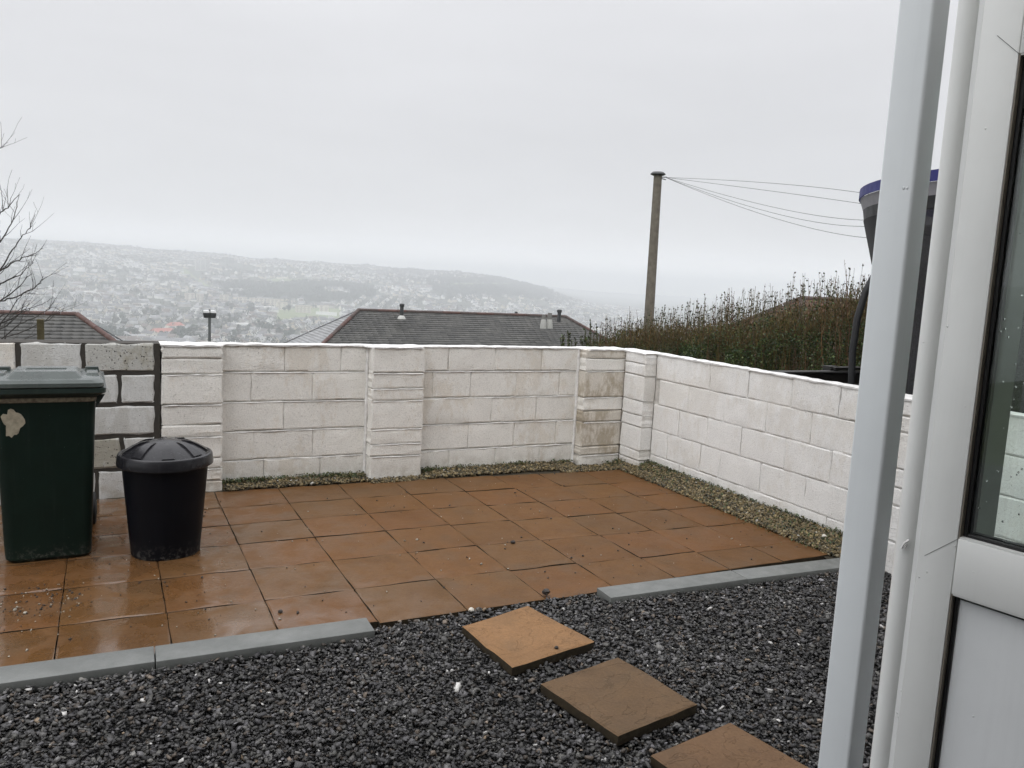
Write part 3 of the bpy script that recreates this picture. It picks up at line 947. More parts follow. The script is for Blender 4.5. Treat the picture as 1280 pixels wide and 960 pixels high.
# --- right wall
right = empty('garden_wall', (0, 0, 0), label='bright white painted block wall along the right side, behind the white post', cat='wall')
XR = 4.38
B().box(XR + .014, 4.47, .2, 6.262, -.05, 1.062).obj('mortar_core', M_MORTAR_W, parent=right)
rz_ = [-.02, .166, .395, .626, .853, 1.076]
rj = {0: [5.795, 5.38, 4.95, 4.665, 4.2, 3.78], 1: [5.795, 5.56, 5.12, 4.88, 4.43, 3.99, 3.54], 2: [5.795, 5.43, 5.06, 4.66, 4.2, 3.79, 3.36], 3: [5.795, 5.735, 5.325, 4.88, 4.425, 3.99, 3.54], 4: [5.795, 5.54, 5.08, 4.635, 4.195, 3.77, 3.33]}
for k in range(5):
    ys = rj[k]
    y = ys[-1]
    while y > .9: y -= .448; ys.append(y)
    for a, b_ in zip(ys[:-1], ys[1:]):
        if a - b_ < .1: continue
        lay(right, M_PAINT_R, a, b_, rz_[k], rz_[k + 1], XR, depth=.088, face='X', off=random.uniform(-.002, .002), joint=random.choice([.0025, .004, .005]), vj=random.choice([.001, .002, .004]), back=random.choice([.0025, .0035, .005]), rough=.0018, ragged=.0028)
prof = [(s, XR - .007, 4.472) for s in np.arange(.2, 6.35, .055)]
skim(right, prof, 1.080, 0, M_LIP, face='X')
# pier in the corner and the pier seen past the post
def side_pier(y0, y1, zs, x=4.262):
    B().box(x + .016, 4.392, y0 + .012, y1 - .012, -.05, 1.064).obj('mortar_core', M_MORTAR_W, parent=right)
    for k in range(len(zs) - 1):
        b = block_mesh(y1 - y0 - .008, zs[k + 1] - zs[k] - .006, .122, rough=.002, ragged=.004, back=.004)
        o = b.obj('block', M_PAINT_R, parent=right, smooth=12)
        o.location = (x, y1 - .004, zs[k] + .004); o.rotation_euler = (0, 0, -math.pi / 2)
    ps = [(s, x - .006, 4.40) for s in np.linspace(y0 - .004, y1 + .004, 8)]
    skim(right, ps, 1.079, 0, M_LIP, face='X')
side_pier(5.80, 6.118, [-.03, .10, .19, .405, .51, .64, .870, .975, 1.076])
side_pier(2.98, 3.40, [-.03, .195, .42, .53, .645, .87, .97, 1.074])

# ------------------------------------------------------------------ wheelie bin
def rrect(cx, cy, hx, hy, r, z, n=5):
    pts = []
    for q, (sx, sy) in enumerate(((1, 1), (-1, 1), (-1, -1), (1, -1))):
        for k in range(n + 1):
            a = math.pi / 2 * (q + k / n)
            pts.append((cx + sx * (hx - r) + r * math.cos(a), cy + sy * (hy - r) + r * math.sin(a), z))
    return pts
wb = empty('wheelie_bin', (-.305, 5.20, 0), label='dark green wheelie bin with wet grey-green lid and torn sticker', cat='wheelie bin')
wb.rotation_euler = (0, 0, R(1.2))
b = B()
b.loft([rrect(0, .0, .188, .285, .05, 0.0), rrect(0, 0, .207, .300, .055, .02), rrect(0, .005, .212, .305, .055, .10),
        rrect(0, .01, .235, .335, .05, .80), rrect(0, .012, .240, .342, .05, .90), rrect(0, .012, .250, .352, .05, .935)])
b.obj('body', M_BINGREEN, parent=wb, smooth=35)
b = B()
b.loft([rrect(0, .012, .252, .353, .045, .912), rrect(0, .012, .287, .378, .035, .934), rrect(0, .012, .290, .382, .035, .937),
        rrect(0, .012, .290, .382, .035, .962), rrect(0, .012, .272, .365, .03, .966)])
b.obj('rim', M_BINRIM, parent=wb, smooth=35)
# strengthening band under the rim with caked dirt
B().loft([rrect(0, .012, .242, .344, .05, .884), rrect(0, .012, .2455, .3475, .05, .888), rrect(0, .012, .2475, .3495, .05, .906), rrect(0, .012, .243, .345, .05, .910)]).obj('rim_band', M_DIRTLINE, parent=wb, smooth=40)
for sx in (-1, 1):
    for sy in (-.30, -.10, .12, .3):
        g = B().add([(sx * .241, sy - .004, .845), (sx * .241, sy + .004, .845), (sx * .284, sy + .004, .919), (sx * .284, sy - .004, .919), (sx * .238, sy - .004, .92), (sx * .238, sy + .004, .92)],
                    [(0, 1, 2, 3), (0, 3, 4), (1, 5, 2), (3, 2, 5, 4), (0, 4, 5, 1)])
        g.obj('rib', M_BINRIM, parent=wb)
def tl_(ring, k=.045):
    return [(x, y, z - k * max(0, y + .25)) for x, y, z in ring]
b = B()
b.loft([rrect(0, 0, .274, .368, .035, .966), tl_(rrect(0, 0, .279, .374, .035, .970), .005), tl_(rrect(0, 0, .279, .374, .04, .990)), tl_(rrect(0, .0, .262, .358, .05, 1.006)),
        tl_(rrect(0, .01, .245, .34, .05, 1.011)), tl_(rrect(0, .02, .20, .30, .05, 1.013))])
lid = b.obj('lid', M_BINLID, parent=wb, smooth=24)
b = B()
b.loft([tl_(rrect(.0, -.10, .182, .232, .012, 1.004)), tl_(rrect(.0, -.09, .150, .198, .014, 1.040)), tl_(rrect(.0, -.09, .145, .192, .014, 1.044))])
b.obj('lid_panel', M_BINLID, parent=lid, smooth=20)
b = B(); b.loft([tl_(rrect(.0, -.11, .100, .010, .004, 1.043)), tl_(rrect(.0, -.11, .095, .007, .004, 1.050))])
b.obj('lid_rib', M_BINLID, parent=lid, smooth=20)
for x in (-.225, .225):
    b = B(); b.loft([tl_(rrect(x, -.04, .034, .13, .01, 1.004)), tl_(rrect(x, -.04, .027, .115, .01, 1.024))])
    b.obj('lid_step', M_BINLID, parent=lid, smooth=20)
    b = B(); b.loft([tl_(rrect(x, .17, .040, .05, .01, 1.004)), tl_(rrect(x, .17, .034, .04, .01, 1.036))])
    b.obj('lid_recess', M_BINRIM, parent=lid, smooth=20)
B().tube([(-.24, .41, .955), (.24, .41, .955)], .014, 10).obj('handle', M_BINRIM, parent=wb, smooth=40)
for x in (-.2, 0, .2):
    B().box(x - .02, x + .02, .35, .42, .945, .970).obj('hinge', M_BINRIM, parent=wb, bevel=.004)
B().tube([(-.23, .345, .1), (.23, .345, .1)], .011, 8).obj('axle', M_BINRIM, parent=wb)
for sx in (-1, 1):
    wh = B().tube([(sx * .185, .345, .1), (sx * .192, .345, .1), (sx * .232, .345, .1), (sx * .238, .345, .1)], [.085, .1, .1, .086], 28).obj('wheel', M_RUBBER, parent=wb, smooth=40)
    B().tube([(sx * .2385, .345, .1), (sx * .243, .345, .1)], [.05, .045], 16).obj('hub', M_BINRIM, parent=wh, smooth=40)
# torn sticker remains on the front
pts = []
for k in range(26):
    a = 2 * math.pi * k / 26
    r_ = .046 * (1 + .12 * math.sin(3 * a + .6) + .10 * math.sin(5 * a) + random.uniform(-.16, .16))
    pts.append((r_ * math.cos(a) * 1.05, 0, r_ * math.sin(a) * 1.5))
b = B(); n = len(pts)
tilt = .032 / .7
cx_, cz_ = -.150, .775
V = [(cx_ + x, -.3275 - (z_ + cz_ - .8) * .043 - .0008, cz_ + z_) for x, y, z_ in pts]
V2 = [(x, y + .0030, z_) for x, y, z_ in V]
b.add(V + V2, [tuple(range(n)), tuple(reversed(range(n, 2 * n)))] + [(k, k + n, (k + 1) % n + n, (k + 1) % n) for k in range(n)])
b.obj('torn_sticker', M_STICKER, parent=wb)

# ------------------------------------------------------------------ round black bin
db = empty('dustbin', (.290, 4.885, 0), label='small round black plastic dustbin with domed lid, right of the wheelie bin', cat='dustbin')
b = B()
b.lathe([(.172, .004), (.182, 0), (.186, .012), (.187, .03), (.226, .49), (.228, .512), (.233, .515), (.233, .53), (.228, .533), (.228, .545)], 64)
bod = b.obj('body', M_BLACK, parent=db, smooth=35)
B().box(.226, .262, -.055, .055, .500, .530, M=Matrix.Rotation(R(100), 4, 'Z')).obj('handle', M_BLACK, parent=db, bevel=.006, smooth=30)
b = B()
b.lathe([(.240, .525), (.250, .518), (.256, .522), (.2565, .532), (.252, .572), (.247, .582), (.237, .586), (.230, .580), (.224, .580), (.214, .588), (.19, .604), (.155, .624), (.11, .642), (.06, .653), (.012, .657)], 72)
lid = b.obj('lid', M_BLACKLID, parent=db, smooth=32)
for k in range(8):
    a0 = R(22.5 + 45 * k - 67.5)
    b = B()
    def dome(r_, da, up):
        z_ = np.interp(r_, [.012, .06, .11, .155, .19, .214], [.657, .653, .642, .624, .604, .588])
        return (r_ * math.cos(a0 + da), r_ * math.sin(a0 + da), z_ + up)
    V, F = [], []
    rr_ = [.085, .10, .13, .165, .20, .226]
    dw = [.10, .11, .125, .135, .145, .15]
    for r_, w_ in zip(rr_, dw):
        hgt = .010 * sstep(r_, .075, .13) * (1 - .9 * sstep(r_, .20, .226)) + .002
        for s_ in (-1, -.93, .93, 1):
            V.append(dome(r_, w_ * s_, hgt if abs(s_) < 1 else -.003))
    for i in range(len(rr_) - 1):
        for j in range(3): F.append((i * 4 + j, (i + 1) * 4 + j, (i + 1) * 4 + j + 1, i * 4 + j + 1))
    V += [dome(.080, -.16, -.003), dome(.080, .16, -.003)]
    nn = len(V); F.append((nn - 2, 1, 2, nn - 1)); F.append((nn - 2, 0, 1)); F.append((nn - 1, 2, 3))
    F.append((20, 21, 22, 23))
    b.add(V, F); b.obj('lid_rib', M_BLACKLID, parent=lid, smooth=25)

# ------------------------------------------------------------------ house behind the camera, door, post
M_RENDER = simple('house_render', (.55, .54, .50), .9, nscale=3, bump=.004, bscale=60)
M_DARKIN = simple('dark_interior', (.10, .09, .08), .9)
M_TILE = simple('roof_tile', (.10, .085, .08), .8)
hs = empty('house', (0, -.35, 0), label='rendered house behind the open white door', cat='house')
hb = B()
hb.box(-5.0, -1.3, -.3, 0, -.05, 5.0); hb.box(2.35, 7.5, -.3, 0, -.05, 5.0); hb.box(-1.3, 2.35, -.3, 0, 2.35, 5.0)
hb.obj('wall', M_RENDER, parent=hs)
rb = B(); rb.add([(-5.3, .35, 4.85), (7.8, .35, 4.85), (7.8, -4.5, 7.2), (-5.3, -4.5, 7.2), (-5.3, -9.3, 4.85), (7.8, -9.3, 4.85)], [(0, 1, 2, 3), (3, 2, 5, 4), (0, 3, 4), (1, 5, 2), (0, 4, 5, 1)])
rb.obj('roof', M_TILE, parent=hs)
ib = B(); ib.box(-1.3, 2.35, -4.0, -.32, -.04, 0); ib.box(-1.3, 2.35, -4.05, -4.0, 0, 2.4); ib.box(-1.35, -1.3, -4.0, -.3, 0, 2.4); ib.box(2.35, 2.4, -4.0, -.3, 0, 2.4); ib.box(-1.3, 2.35, -4.0, -.3, 2.4, 2.45)
ib.obj('room', M_DARKIN, parent=hs)

# open door. local frame: s runs from the free (far) edge towards the hinge, n is the face normal towards the camera side
dd = Vector((-.177, .984, 0)).normalized()
nn_ = Vector((-.984, -.177, 0)).normalized()
A0 = Vector((1.78749, 1.15794, 0))           # inner edge of the stile on the face plane
door = empty('open_door', tuple(A0 + dd * .087), 0, label='open white plastic door with glass above and a solid panel below, at the right edge', cat='door')
Md = Matrix((-dd, -nn_, Vector((0, 0, 1)))).transposed().to_4x4()   # local x = s, local y = into the door, z up
Rd = Md.copy(); Rd.translation = Vector((0, 0, 0))
door.matrix_world = Matrix.Translation(A0 + dd * .087) @ Rd
SW, DW, DH, ZB = .087, .86, 2.50, .05
R0, R1 = .967, 1.103                          # middle rail
G1 = 2.200
T = .060
def bar(name, x0, x1, z0, z1, mitre=None, mat=M_UPVC):
    b = B().box(x0, x1, 0, T, z0, z1); return b.obj(name, mat, parent=door, bevel=.0025, smooth=30)
bar('stile', 0, SW - .001, ZB, DH + .0)
bar('stile', DW - SW, DW, ZB, DH)
bar('rail', SW, DW - SW - .001, R0, R1)
bar('rail', SW, DW - SW - .001, G1, DH - .0005)
bar('rail', SW, DW - SW - .001, ZB + .0005, ZB + .13)
# sloping bead on top of the middle rail, mitred groove lines
def groove(p0, p1, w=.0012):
    p0, p1 = Vector(p0), Vector(p1); d = (p1 - p0).normalized(); s_ = Vector((-d.z, 0, d.x)) * w / 2
    b = B(); b.add([(q.x, -.0006, q.z) for q in (p0 - s_, p1 - s_, p1 + s_, p0 + s_)] + [(q.x, .003, q.z) for q in (p0 - s_, p1 - s_, p1 + s_, p0 + s_)],
                   [(0, 1, 2, 3), (7, 6, 5, 4), (0, 4, 5, 1), (1, 5, 6, 2), (2, 6, 7, 3), (3, 7, 4, 0)])
    b.obj('weld_line', M_GASKETG, parent=door)
M_GASKETG = simple('grey_seam', (.16, .165, .16), .5)
groove((SW, 0, R1 - .001), (SW - .071, 0, R1 - .064))
groove((SW, 0, G1), (SW - .050, 0, G1 + .048))
# rebates round the glass and panel: brown-grey return, black gasket, then the infill set back
def infill(z0, z1, kind):
    x0, x1 = SW, DW - SW
    rb = .020
    b = B()
    b.box(x0, x0 + .003, .0015, rb, z0, z1)
    b.box(x1 - .003, x1, .0015, rb, z0, z1)
    b.obj('rebate', M_REBATE, parent=door)
    b = B(); b.box(x0 + .003, x1 - .003, .0015, rb, z0, z0 + .004); b.box(x0 + .003, x1 - .003, .002, rb, z1 - .003, z1)
    b.obj('rebate', M_UPVC, parent=door)
    g = .013
    b = B(); yb = .016
    b.box(x0 + .003, x0 + g, yb, yb + .010, z0 + .004, z1 - .003); b.box(x1 - g, x1 - .003, yb, yb + .010, z0 + .004, z1 - .003)
    b.box(x0 + g, x1 - g, yb, yb + .010, z0 + .004, z0 + g); b.box(x0 + g, x1 - g, yb, yb + .010, z1 - g, z1 - .003)
    b.obj('gasket', M_GASKET, parent=door, bevel=.002)
    if kind == 'glass':
        for yy in (.024, .044):
            B().box(x0 + .006, x1 - .006, yy, yy + .004, z0 + .006, z1 - .006).obj('glass_pane', M_GLASS, parent=door)
        b = B()
        b.box(x0 + .004, x0 + .020, .0285, .0435, z0 + .004, z1 - .004); b.box(x0 + .02, x1 - .02, .0285, .0435, z0 + .004, z0 + .016)
        b.obj('spacer_bar', M_GASKET, parent=door)
    else:
        B().box(x0 + .006, x1 - .006, .022, .046, z0 + .006, z1 - .006).obj('door_panel', M_UPVC_PANEL, parent=door, bevel=.001)
infill(R1, G1, 'glass')
infill(ZB + .13, R0, 'panel')
# rounded edge moulding and flange beyond the free edge
b = B()
prof = [(-.0125, .006), (-.0125, .012), (0.0, .012), (0.0, .006)]
B().box(-.0125, -.001, .004, .03, ZB, DH).obj('edge_flange', upvc('flange_upvc', (.88, .89, .88)), parent=door, bevel=.001)
pts = [(-.0375, .018, ZB), (-.0375, .018, DH)]
B().tube(pts, .0262, 40).obj('edge_moulding', M_UPVC, parent=door, smooth=60)
c_ = B().tube([(-.020, -.012, 1.07), (-.028, -.018, 1.06), (-.034, -.016, 1.045), (-.026, -.014, 1.052), (-.022, -.012, 1.064)], .0025, 6)
c_.obj('cable_tie', M_LIP, parent=door, smooth=60)
b = B(); b.box(DW - .055, DW - .025, -.05, -.035, 1.0, 1.16); b.box(DW - .05, DW - .03, -.05, 0, 1.04, 1.06)
b.obj('handle', M_KERB, parent=door, bevel=.004)
# added upright behind the glass, standing in for layered reflections
pk = A0 + dd * -.02
q0 = at(1213, 600, 2.42); q1 = at(1253, 600, 2.46)
dq = (q1 - q0); dq.z = 0; Lq = dq.length; aq = math.atan2(dq.y, dq.x)
b = B().box(0, Lq, 0, .05, 0, 2.4)
b.obj('reflection_upright', simple('reflection_grey_green', (.22, .235, .215), .4), smooth=30, bevel=.003, loc=(q0.x, q0.y, 0), rz=aq, label='grey-green upright added behind the open door glass, standing in for reflections', cat='upright')

# white square post
pc = Vector((.7908, .6120, 0)).normalized() * 1.75
post = empty('post', (pc.x, pc.y, 0), label='tall square white post in front of the right-hand wall', cat='post')
post.matrix_world = Matrix.Translation(pc) @ Rd
B().box(-.070, 0, 0, .064, 0, 3.2).obj('shaft', M_POST, parent=post, bevel=.007, seg=4, smooth=40)
B().box(-.10, .03, -.03, .10, -.02, .006).obj('base_plate', M_POST, parent=post, bevel=.003)

# ------------------------------------------------------------------ trampoline
tr = empty('trampoline', (6.2, 3.2, -.3), label='trampoline with blue-rimmed black safety net and curved poles behind the right wall', cat='trampoline')
tc_ = Vector((6.2, 3.2, 0))
M_POLE = simple('black_foam', (.012, .013, .015), .55, bump=.002, bscale=120)
M_BLUE = simple('blue_sleeve', (.018, .022, .17), .6, var=.3, bump=.002, bscale=90)
M_SLEEVE = simple('grey_sleeve', (.30, .30, .325), .8)
m = Mat('safety_net', rough=.8)
co = m.co('UV'); chk = m.n.new('ShaderNodeTexChecker')
m.color((.02, .02, .022))
w = m.co('Object')
wv1 = m.voro(w, 130, 'DISTANCE_TO_EDGE')
m.t.links.new(m.rng(wv1, .02, .09, 1, .86), m.b.inputs['Alpha'])
M_NET = m.m
zt, RT = 2.735, 1.625   # local heights above -.3
ring = [(RT * math.cos(a), RT * math.sin(a), zt) for a in np.linspace(0, 2 * math.pi, 65)]
def band(r0, z0, r1, z1, n=64, th=.006):
    V, F = [], []
    for k in range(n):
        a = 2 * math.pi * k / n
        for (r_, z_) in ((r0, z0), (r1, z1), (r1 - th, z1), (r0 - th, z0)):
            V.append((r_ * math.cos(a), r_ * math.sin(a), z_))
    for k in range(n):
        k2 = (k + 1) % n
        for j in range(4): F.append((k * 4 + j, k2 * 4 + j, k2 * 4 + (j + 1) % 4, k * 4 + (j + 1) % 4))
    return B().add(V, F)
band(RT + .008, zt + .035, RT + .008, zt - .035).obj('top_ring', M_BLUE, parent=tr, smooth=40)
band(RT - .002, zt - .036, RT - .030, zt - .115).obj('net_sleeve', M_SLEEVE, parent=tr, smooth=40)
band(RT - .030, zt - .112, RT - .045, zt - .20, th=.014).obj('net_hem', M_POLE, parent=tr, smooth=40)
V, F = [], []
zs_ = np.linspace(zt - .19, .95, 9)
for z_ in zs_:
    r_ = np.interp(z_, [.95, 1.8, 2.1, zt - .19], [1.38, 1.42, 1.46, RT - .04])
    for k in range(64):
        a = 2 * math.pi * k / 64
        V.append((r_ * math.cos(a), r_ * math.sin(a), z_))
for i in range(8):
    for k in range(64): F.append((i * 64 + k, i * 64 + (k + 1) % 64, (i + 1) * 64 + (k + 1) % 64, (i + 1) * 64 + k))
B().add(V, F).obj('safety_net', M_NET, parent=tr, smooth=60)
az0 = math.atan2(3.95 - 3.2, 4.60 - 6.2)
for k in range(6):
    a = az0 + k * math.pi / 3
    prof_ = [(1.58, .0), (1.62, .5), (1.67, .9), (1.70, 1.3), (1.72, 1.6), (1.71, 1.82), (1.675, 2.0), (1.60, 2.18), (1.53, 2.28), (1.51, 2.42), (1.545, zt - .2)]
    pl = B().tube([(r_ * math.cos(a), r_ * math.sin(a), z_) for r_, z_ in prof_], .024, 12).obj('pole', M_POLE, parent=tr, smooth=60)
    for z_ in (2.0, 1.22):
        rr2 = np.interp(z_, [q[1] for q in prof_], [q[0] for q in prof_])
        B().tube([(rr2 * math.cos(a), rr2 * math.sin(a), z_), (1.43 * math.cos(a), 1.43 * math.sin(a), z_ - .02)], .014, 8).obj('bracket', M_POLE, parent=pl)
        B().tube([(1.34 * math.cos(a), 1.34 * math.sin(a), z_ + .03), (1.34 * math.cos(a), 1.34 * math.sin(a), z_ - .35)], .015, 8).obj('net_pole', M_POLE, parent=pl)
B().tube([(1.5 * math.cos(a), 1.5 * math.sin(a), .9) for a in np.linspace(0, 2 * math.pi, 65)], .03, 8).obj('frame', M_POLE, parent=tr)
b = B(); n = 48
V = [(1.40 * math.cos(2 * math.pi * k / n), 1.40 * math.sin(2 * math.pi * k / n), .90) for k in range(n)] + [(1.40 * math.cos(2 * math.pi * k / n), 1.40 * math.sin(2 * math.pi * k / n), .895) for k in range(n)]
b.add(V, [tuple(range(n)), tuple(reversed(range(n, 2 * n)))] + [(k, k + n, (k + 1) % n + n, (k + 1) % n) for k in range(n)])
b.obj('mat', M_POLE, parent=tr)
for k in range(4):
    a = k * math.pi / 2 + .5
    B().tube([(1.5 * math.cos(a), 1.5 * math.sin(a), .9), (1.5 * math.cos(a), 1.5 * math.sin(a), 0), (1.5 * math.cos(a + .4), 1.5 * math.sin(a + .4), 0), (1.5 * math.cos(a + .4), 1.5 * math.sin(a + .4), .9)], .022, 8).obj('leg', M_POLE, parent=tr)

# low black fence behind the right wall
lf = empty('low_fence', (5.0, 5.20, -.4), label='low black timber fence between the white wall and the hedge', cat='fence')
M_BLKW = simple('black_timber', (.018, .016, .015), .45, nscale=30, var=.4, bump=.003)
for k in range(6):
    z_ = 1.37 - .105 * k
    B().box(-.40, 1.9, -.012, .012, z_ - .10, z_).obj('fence_board', M_BLKW, parent=lf, bevel=.003)
B().box(-.40, 1.9, -.03, .03, 1.375, 1.392).obj('top_rail', simple('worn_black_rail', (.09, .09, .09), .35), parent=lf, bevel=.003)
for x in (-.35, .95, 1.8):
    B().box(x - .05, x + .05, .015, .11, 0, 1.43).obj('fence_post', M_BLKW, parent=lf, bevel=.004)
pf = at(1045, 457, 7.35)
B().box(.92, 1.30, -.02, .06, 1.40, 1.425).obj('post_cap', M_BLKW, parent=lf, bevel=.003)

# ------------------------------------------------------------------ hedge
hv, hf, hc = [], [], []
sv, sf, scol = [], [], []
def q_leaf(p, d, size, colr, store):
    s_ = d.cross(Vector((random.uniform(-1, 1), random.uniform(-1, 1), random.uniform(-1, 1))))
    if s_.length < 1e-4: return
    s_ = s_.normalized() * size * .36
    k = len(hv); m_ = p + d * size * .5
    hv.extend([tuple(p), tuple(m_ + s_), tuple(p + d * size), tuple(m_ - s_)]); hf.append((k, k + 1, k + 2, k + 3)); hc.append(colr)
def twig(p, q, r0, r1, colr):
    d = (q - p); a = d.cross(Vector((0, 1, .3))).normalized(); b_ = d.cross(a).normalized()
    k = len(sv)
    for c0, r_ in ((p, r0), (q, r1)):
        for an in (0, 2.094, 4.189): sv.append(tuple(c0 + (a * math.cos(an) + b_ * math.sin(an)) * r_))
    for i in range(3):
        j = (i + 1) % 3; sf.append((k + i, k + j, k + 3 + j, k + 3 + i)); scol.append(colr)
XH = 7.0
def rx(px_, py_, X):
    d = at(px_, py_, 1.0) - Vector((0, 0, EYE)); return d * (X / d.x) + Vector((0, 0, EYE))
_tp = [rx(x, y, XH + .4) for x, y in ((1130, 322), (1060, 338), (1000, 350), (960, 359), (900, 366), (860, 376), (800, 394), (765, 402), (735, 424))]
_bp = [rx(x, y, XH + .2) for x, y in ((1130, 362), (1060, 374), (1000, 394), (940, 414), (900, 416), (860, 413), (800, 416), (765, 428), (735, 440))]
def hedge_z(y): return float(np.interp(y, [p.y for p in _bp], [p.z for p in _bp]))
def hedge_top(y): return float(np.interp(y, [p.y for p in _tp], [p.z for p in _tp]))
YH = 11.3
green = [(.038, .070, .020), (.055, .092, .026), (.027, .054, .017), (.095, .125, .032), (.022, .042, .016)]
brown = [(.14, .098, .040), (.12, .078, .034), (.17, .125, .052), (.09, .068, .03)]
for i in range(3000):
    y = random.uniform(3.6, YH)
    depth = random.random()
    x = XH + 1.3 * depth + .15 * math.sin(y * 2.3)
    zb = hedge_z(y)
    zt_ = zb + (hedge_top(y) - zb) * random.random() ** 1.3 + random.uniform(-.06, .06) * 1.0
    z0 = -.6 - .1 * max(0, y - 8)
    n_ = 7
    lean = Vector((random.gauss(0, .05), random.gauss(0, .05), 0))
    cb = tuple(v * random.uniform(.6, 1.2) for v in random.choice(brown))
    p = Vector((x, y, max(z0, zb - 1.3)))
    H_ = zt_ - p.z
    pts = []
    for k in range(n_ + 1):
        t = k / n_
        pts.append(p + Vector((0, 0, H_ * t)) + lean * t * 2 + Vector((random.gauss(0, .012), random.gauss(0, .012), 0)) * (t > 0))
    for k in range(n_):
        twig(pts[k], pts[k + 1], .0042 * (1 - k / n_ * .6), .0042 * (1 - (k + 1) / n_ * .6), cb)
    # leaves on the free shoot
    for k in range(3, n_):
        seg_ = pts[k + 1] - pts[k]
        above = pts[k].z > zb - .10
        cnt = random.choice([3, 4, 4, 6]) if above else random.choice([0, 1, 2])
        for _ in range(cnt):
            pp_ = pts[k] + seg_ * random.random()
            d = Vector((random.uniform(-1, 1), random.uniform(-1, 1), random.uniform(.1, 1.2))).normalized()
            c = random.choice([(.024, .030, .014), (.034, .042, .016), (.05, .046, .02)])
            q_leaf(pp_, d, random.uniform(.018, .034), tuple(v * random.uniform(.7, 1.3) for v in c), 0)
    # side twigs
    for k in range(2, n_ - 1):
        if random.random() < .45:
            d = Vector((random.uniform(-1, 1), random.uniform(-1, 1), random.uniform(.8, 1.8))).normalized()
            q_ = pts[k] + d * random.uniform(.08, .22)
            twig(pts[k], q_, .0022, .0011, cb)
            if random.random() < .7: q_leaf(q_, d, .024, tuple(v * random.uniform(.6, 1.2) for v in random.choice(brown + green[:2])), 0)
# leafy body: clumps of leaves, greener low and in patches, browner between
NL = 270000
ly = rng.uniform(3.6, YH, NL)
_ys = np.array([p.y for p in _bp]); _zs = np.array([p.z for p in _bp])
lzb = np.interp(ly, _ys, _zs)
lt = rng.random(NL) ** .8
lzl = np.maximum(-.6 - .1 * np.maximum(0, ly - 8), lzb - 1.3)
lz = lzl + (lzb - lzl) * lt + rng.uniform(-.05, .10, NL) * lt
clump = .5 + .5 * np.sin(ly * 2.1 + lz * 4 + 1.3 * np.sin(lz * 3.1 + ly))
grn = .52 + 1.2 * sstep(lzb - lz, .10, .42) - .45 * (1 - clump) + np.where((ly > 4.6) & (ly < 7.6), .62 * sstep(clump, .35, .8), 0)
keepl = rng.random(NL) < .62 + .38 * clump
lx = XH + .15 * np.sin(ly * 2.3) + rng.random(NL) ** 1.6 * 1.3 + .16 * np.sin(ly * 5.3) * np.sin(lz * 6)
ld = np.stack([rng.uniform(-1.2, .4, NL), rng.uniform(-1, .6, NL), rng.uniform(-.4, 1, NL)], -1); ld /= np.linalg.norm(ld, axis=1)[:, None]
lu = np.cross(ld, rng.normal(size=(NL, 3))); lu /= np.linalg.norm(lu, axis=1)[:, None]
lsz = rng.uniform(.013, .030, NL)[:, None]
# in the brown zone most "leaves" are slim upright dead shoots
isg = rng.random(NL) < grn
slim = np.where(isg, .36, .17)[:, None]
ld = np.where(isg[:, None], ld, ld * .5 + np.array([0, 0, 1.0])); lsz = np.where(isg[:, None], lsz, lsz * 1.5)
lp = np.stack([lx, ly, lz], -1)
quad = np.stack([lp, lp + ld * lsz * .5 + lu * lsz * slim, lp + ld * lsz, lp + ld * lsz * .5 - lu * lsz * slim], 1)[keepl]
gp, bp_ = np.array(green), np.array(brown)
lc = np.where(isg[:, None], gp[rng.integers(0, len(gp), NL)], bp_[rng.integers(0, len(bp_), NL)]) * rng.uniform(.6, 1.35, (NL, 1))
nb = len(hv)
hv = np.concatenate([np.array(hv), quad.reshape(-1, 3)])
hf = np.concatenate([np.array(hf), np.arange(len(quad) * 4).reshape(-1, 4) + nb])
hc = np.concatenate([np.array(hc), lc[keepl]])
m = Mat('hedge_leaf', rough=.45, spec=.4); m.color(m.attr('tone', 'Color')); M_HLEAF = m.m
m = Mat('hedge_twig', rough=.8); m.color(m.attr('tone', 'Color')); M_HTWIG = m.m
hd = empty('hedge', (XH + .6, 10, -.6), label='tall overgrown hedge with brown stems and small dark leaves behind the walls', cat='hedge')
off = np.array([XH + .6, 10, -.6])
o = link('foliage', np_mesh('foliage', np.array(hv) - off, hf, M_HLEAF, attrs={'tone': ('FACE', hc)}), parent=hd, kind='stuff')
o = link('stem', np_mesh('stem', np.array(sv) - off, sf, M_HTWIG, attrs={'tone': ('FACE', scol)}), parent=hd, kind='stuff')

# a few green shoots of another shrub in front of the middle roof
hv, hf, hc, sv, sf, scol = [], [], [], [], [], []
s0 = at(715, 440, 10.5)
for i in range(34):
    px_ = random.uniform(697, 752)
    ptop = random.uniform(412, 428) if px_ < 735 else random.uniform(398, 426)
    D_ = random.uniform(10, 11.5)
    a_, b_ = at(px_, 452, D_), at(px_ + random.uniform(-3, 3), ptop, D_)
    n_ = 6
    for k in range(n_):
        p, q_ = a_.lerp(b_, k / n_), a_.lerp(b_, (k + 1) / n_)
        twig(p, q_, .004, .003, (.05, .045, .02))
        for _ in range(4):
            d = Vector((random.uniform(-1, 1), random.uniform(-1, 1), random.uniform(.2, 1.5))).normalized()
            q_leaf(p.lerp(q_, random.random()), d, random.uniform(.018, .036), tuple(v * random.uniform(.7, 1.3) for v in random.choice([(.035, .05, .015), (.06, .08, .02), (.02, .03, .012)])), 0)
shr = empty('shrub', tuple(s0 - Vector((0, 0, 1))), label='small green shrub tips showing above the back wall before the right roof end', cat='shrub')
off = np.array(shr.location)
link('foliage', np_mesh('foliage', np.array(hv) - off, hf, M_HLEAF, attrs={'tone': ('FACE', hc)}), parent=shr, kind='stuff')
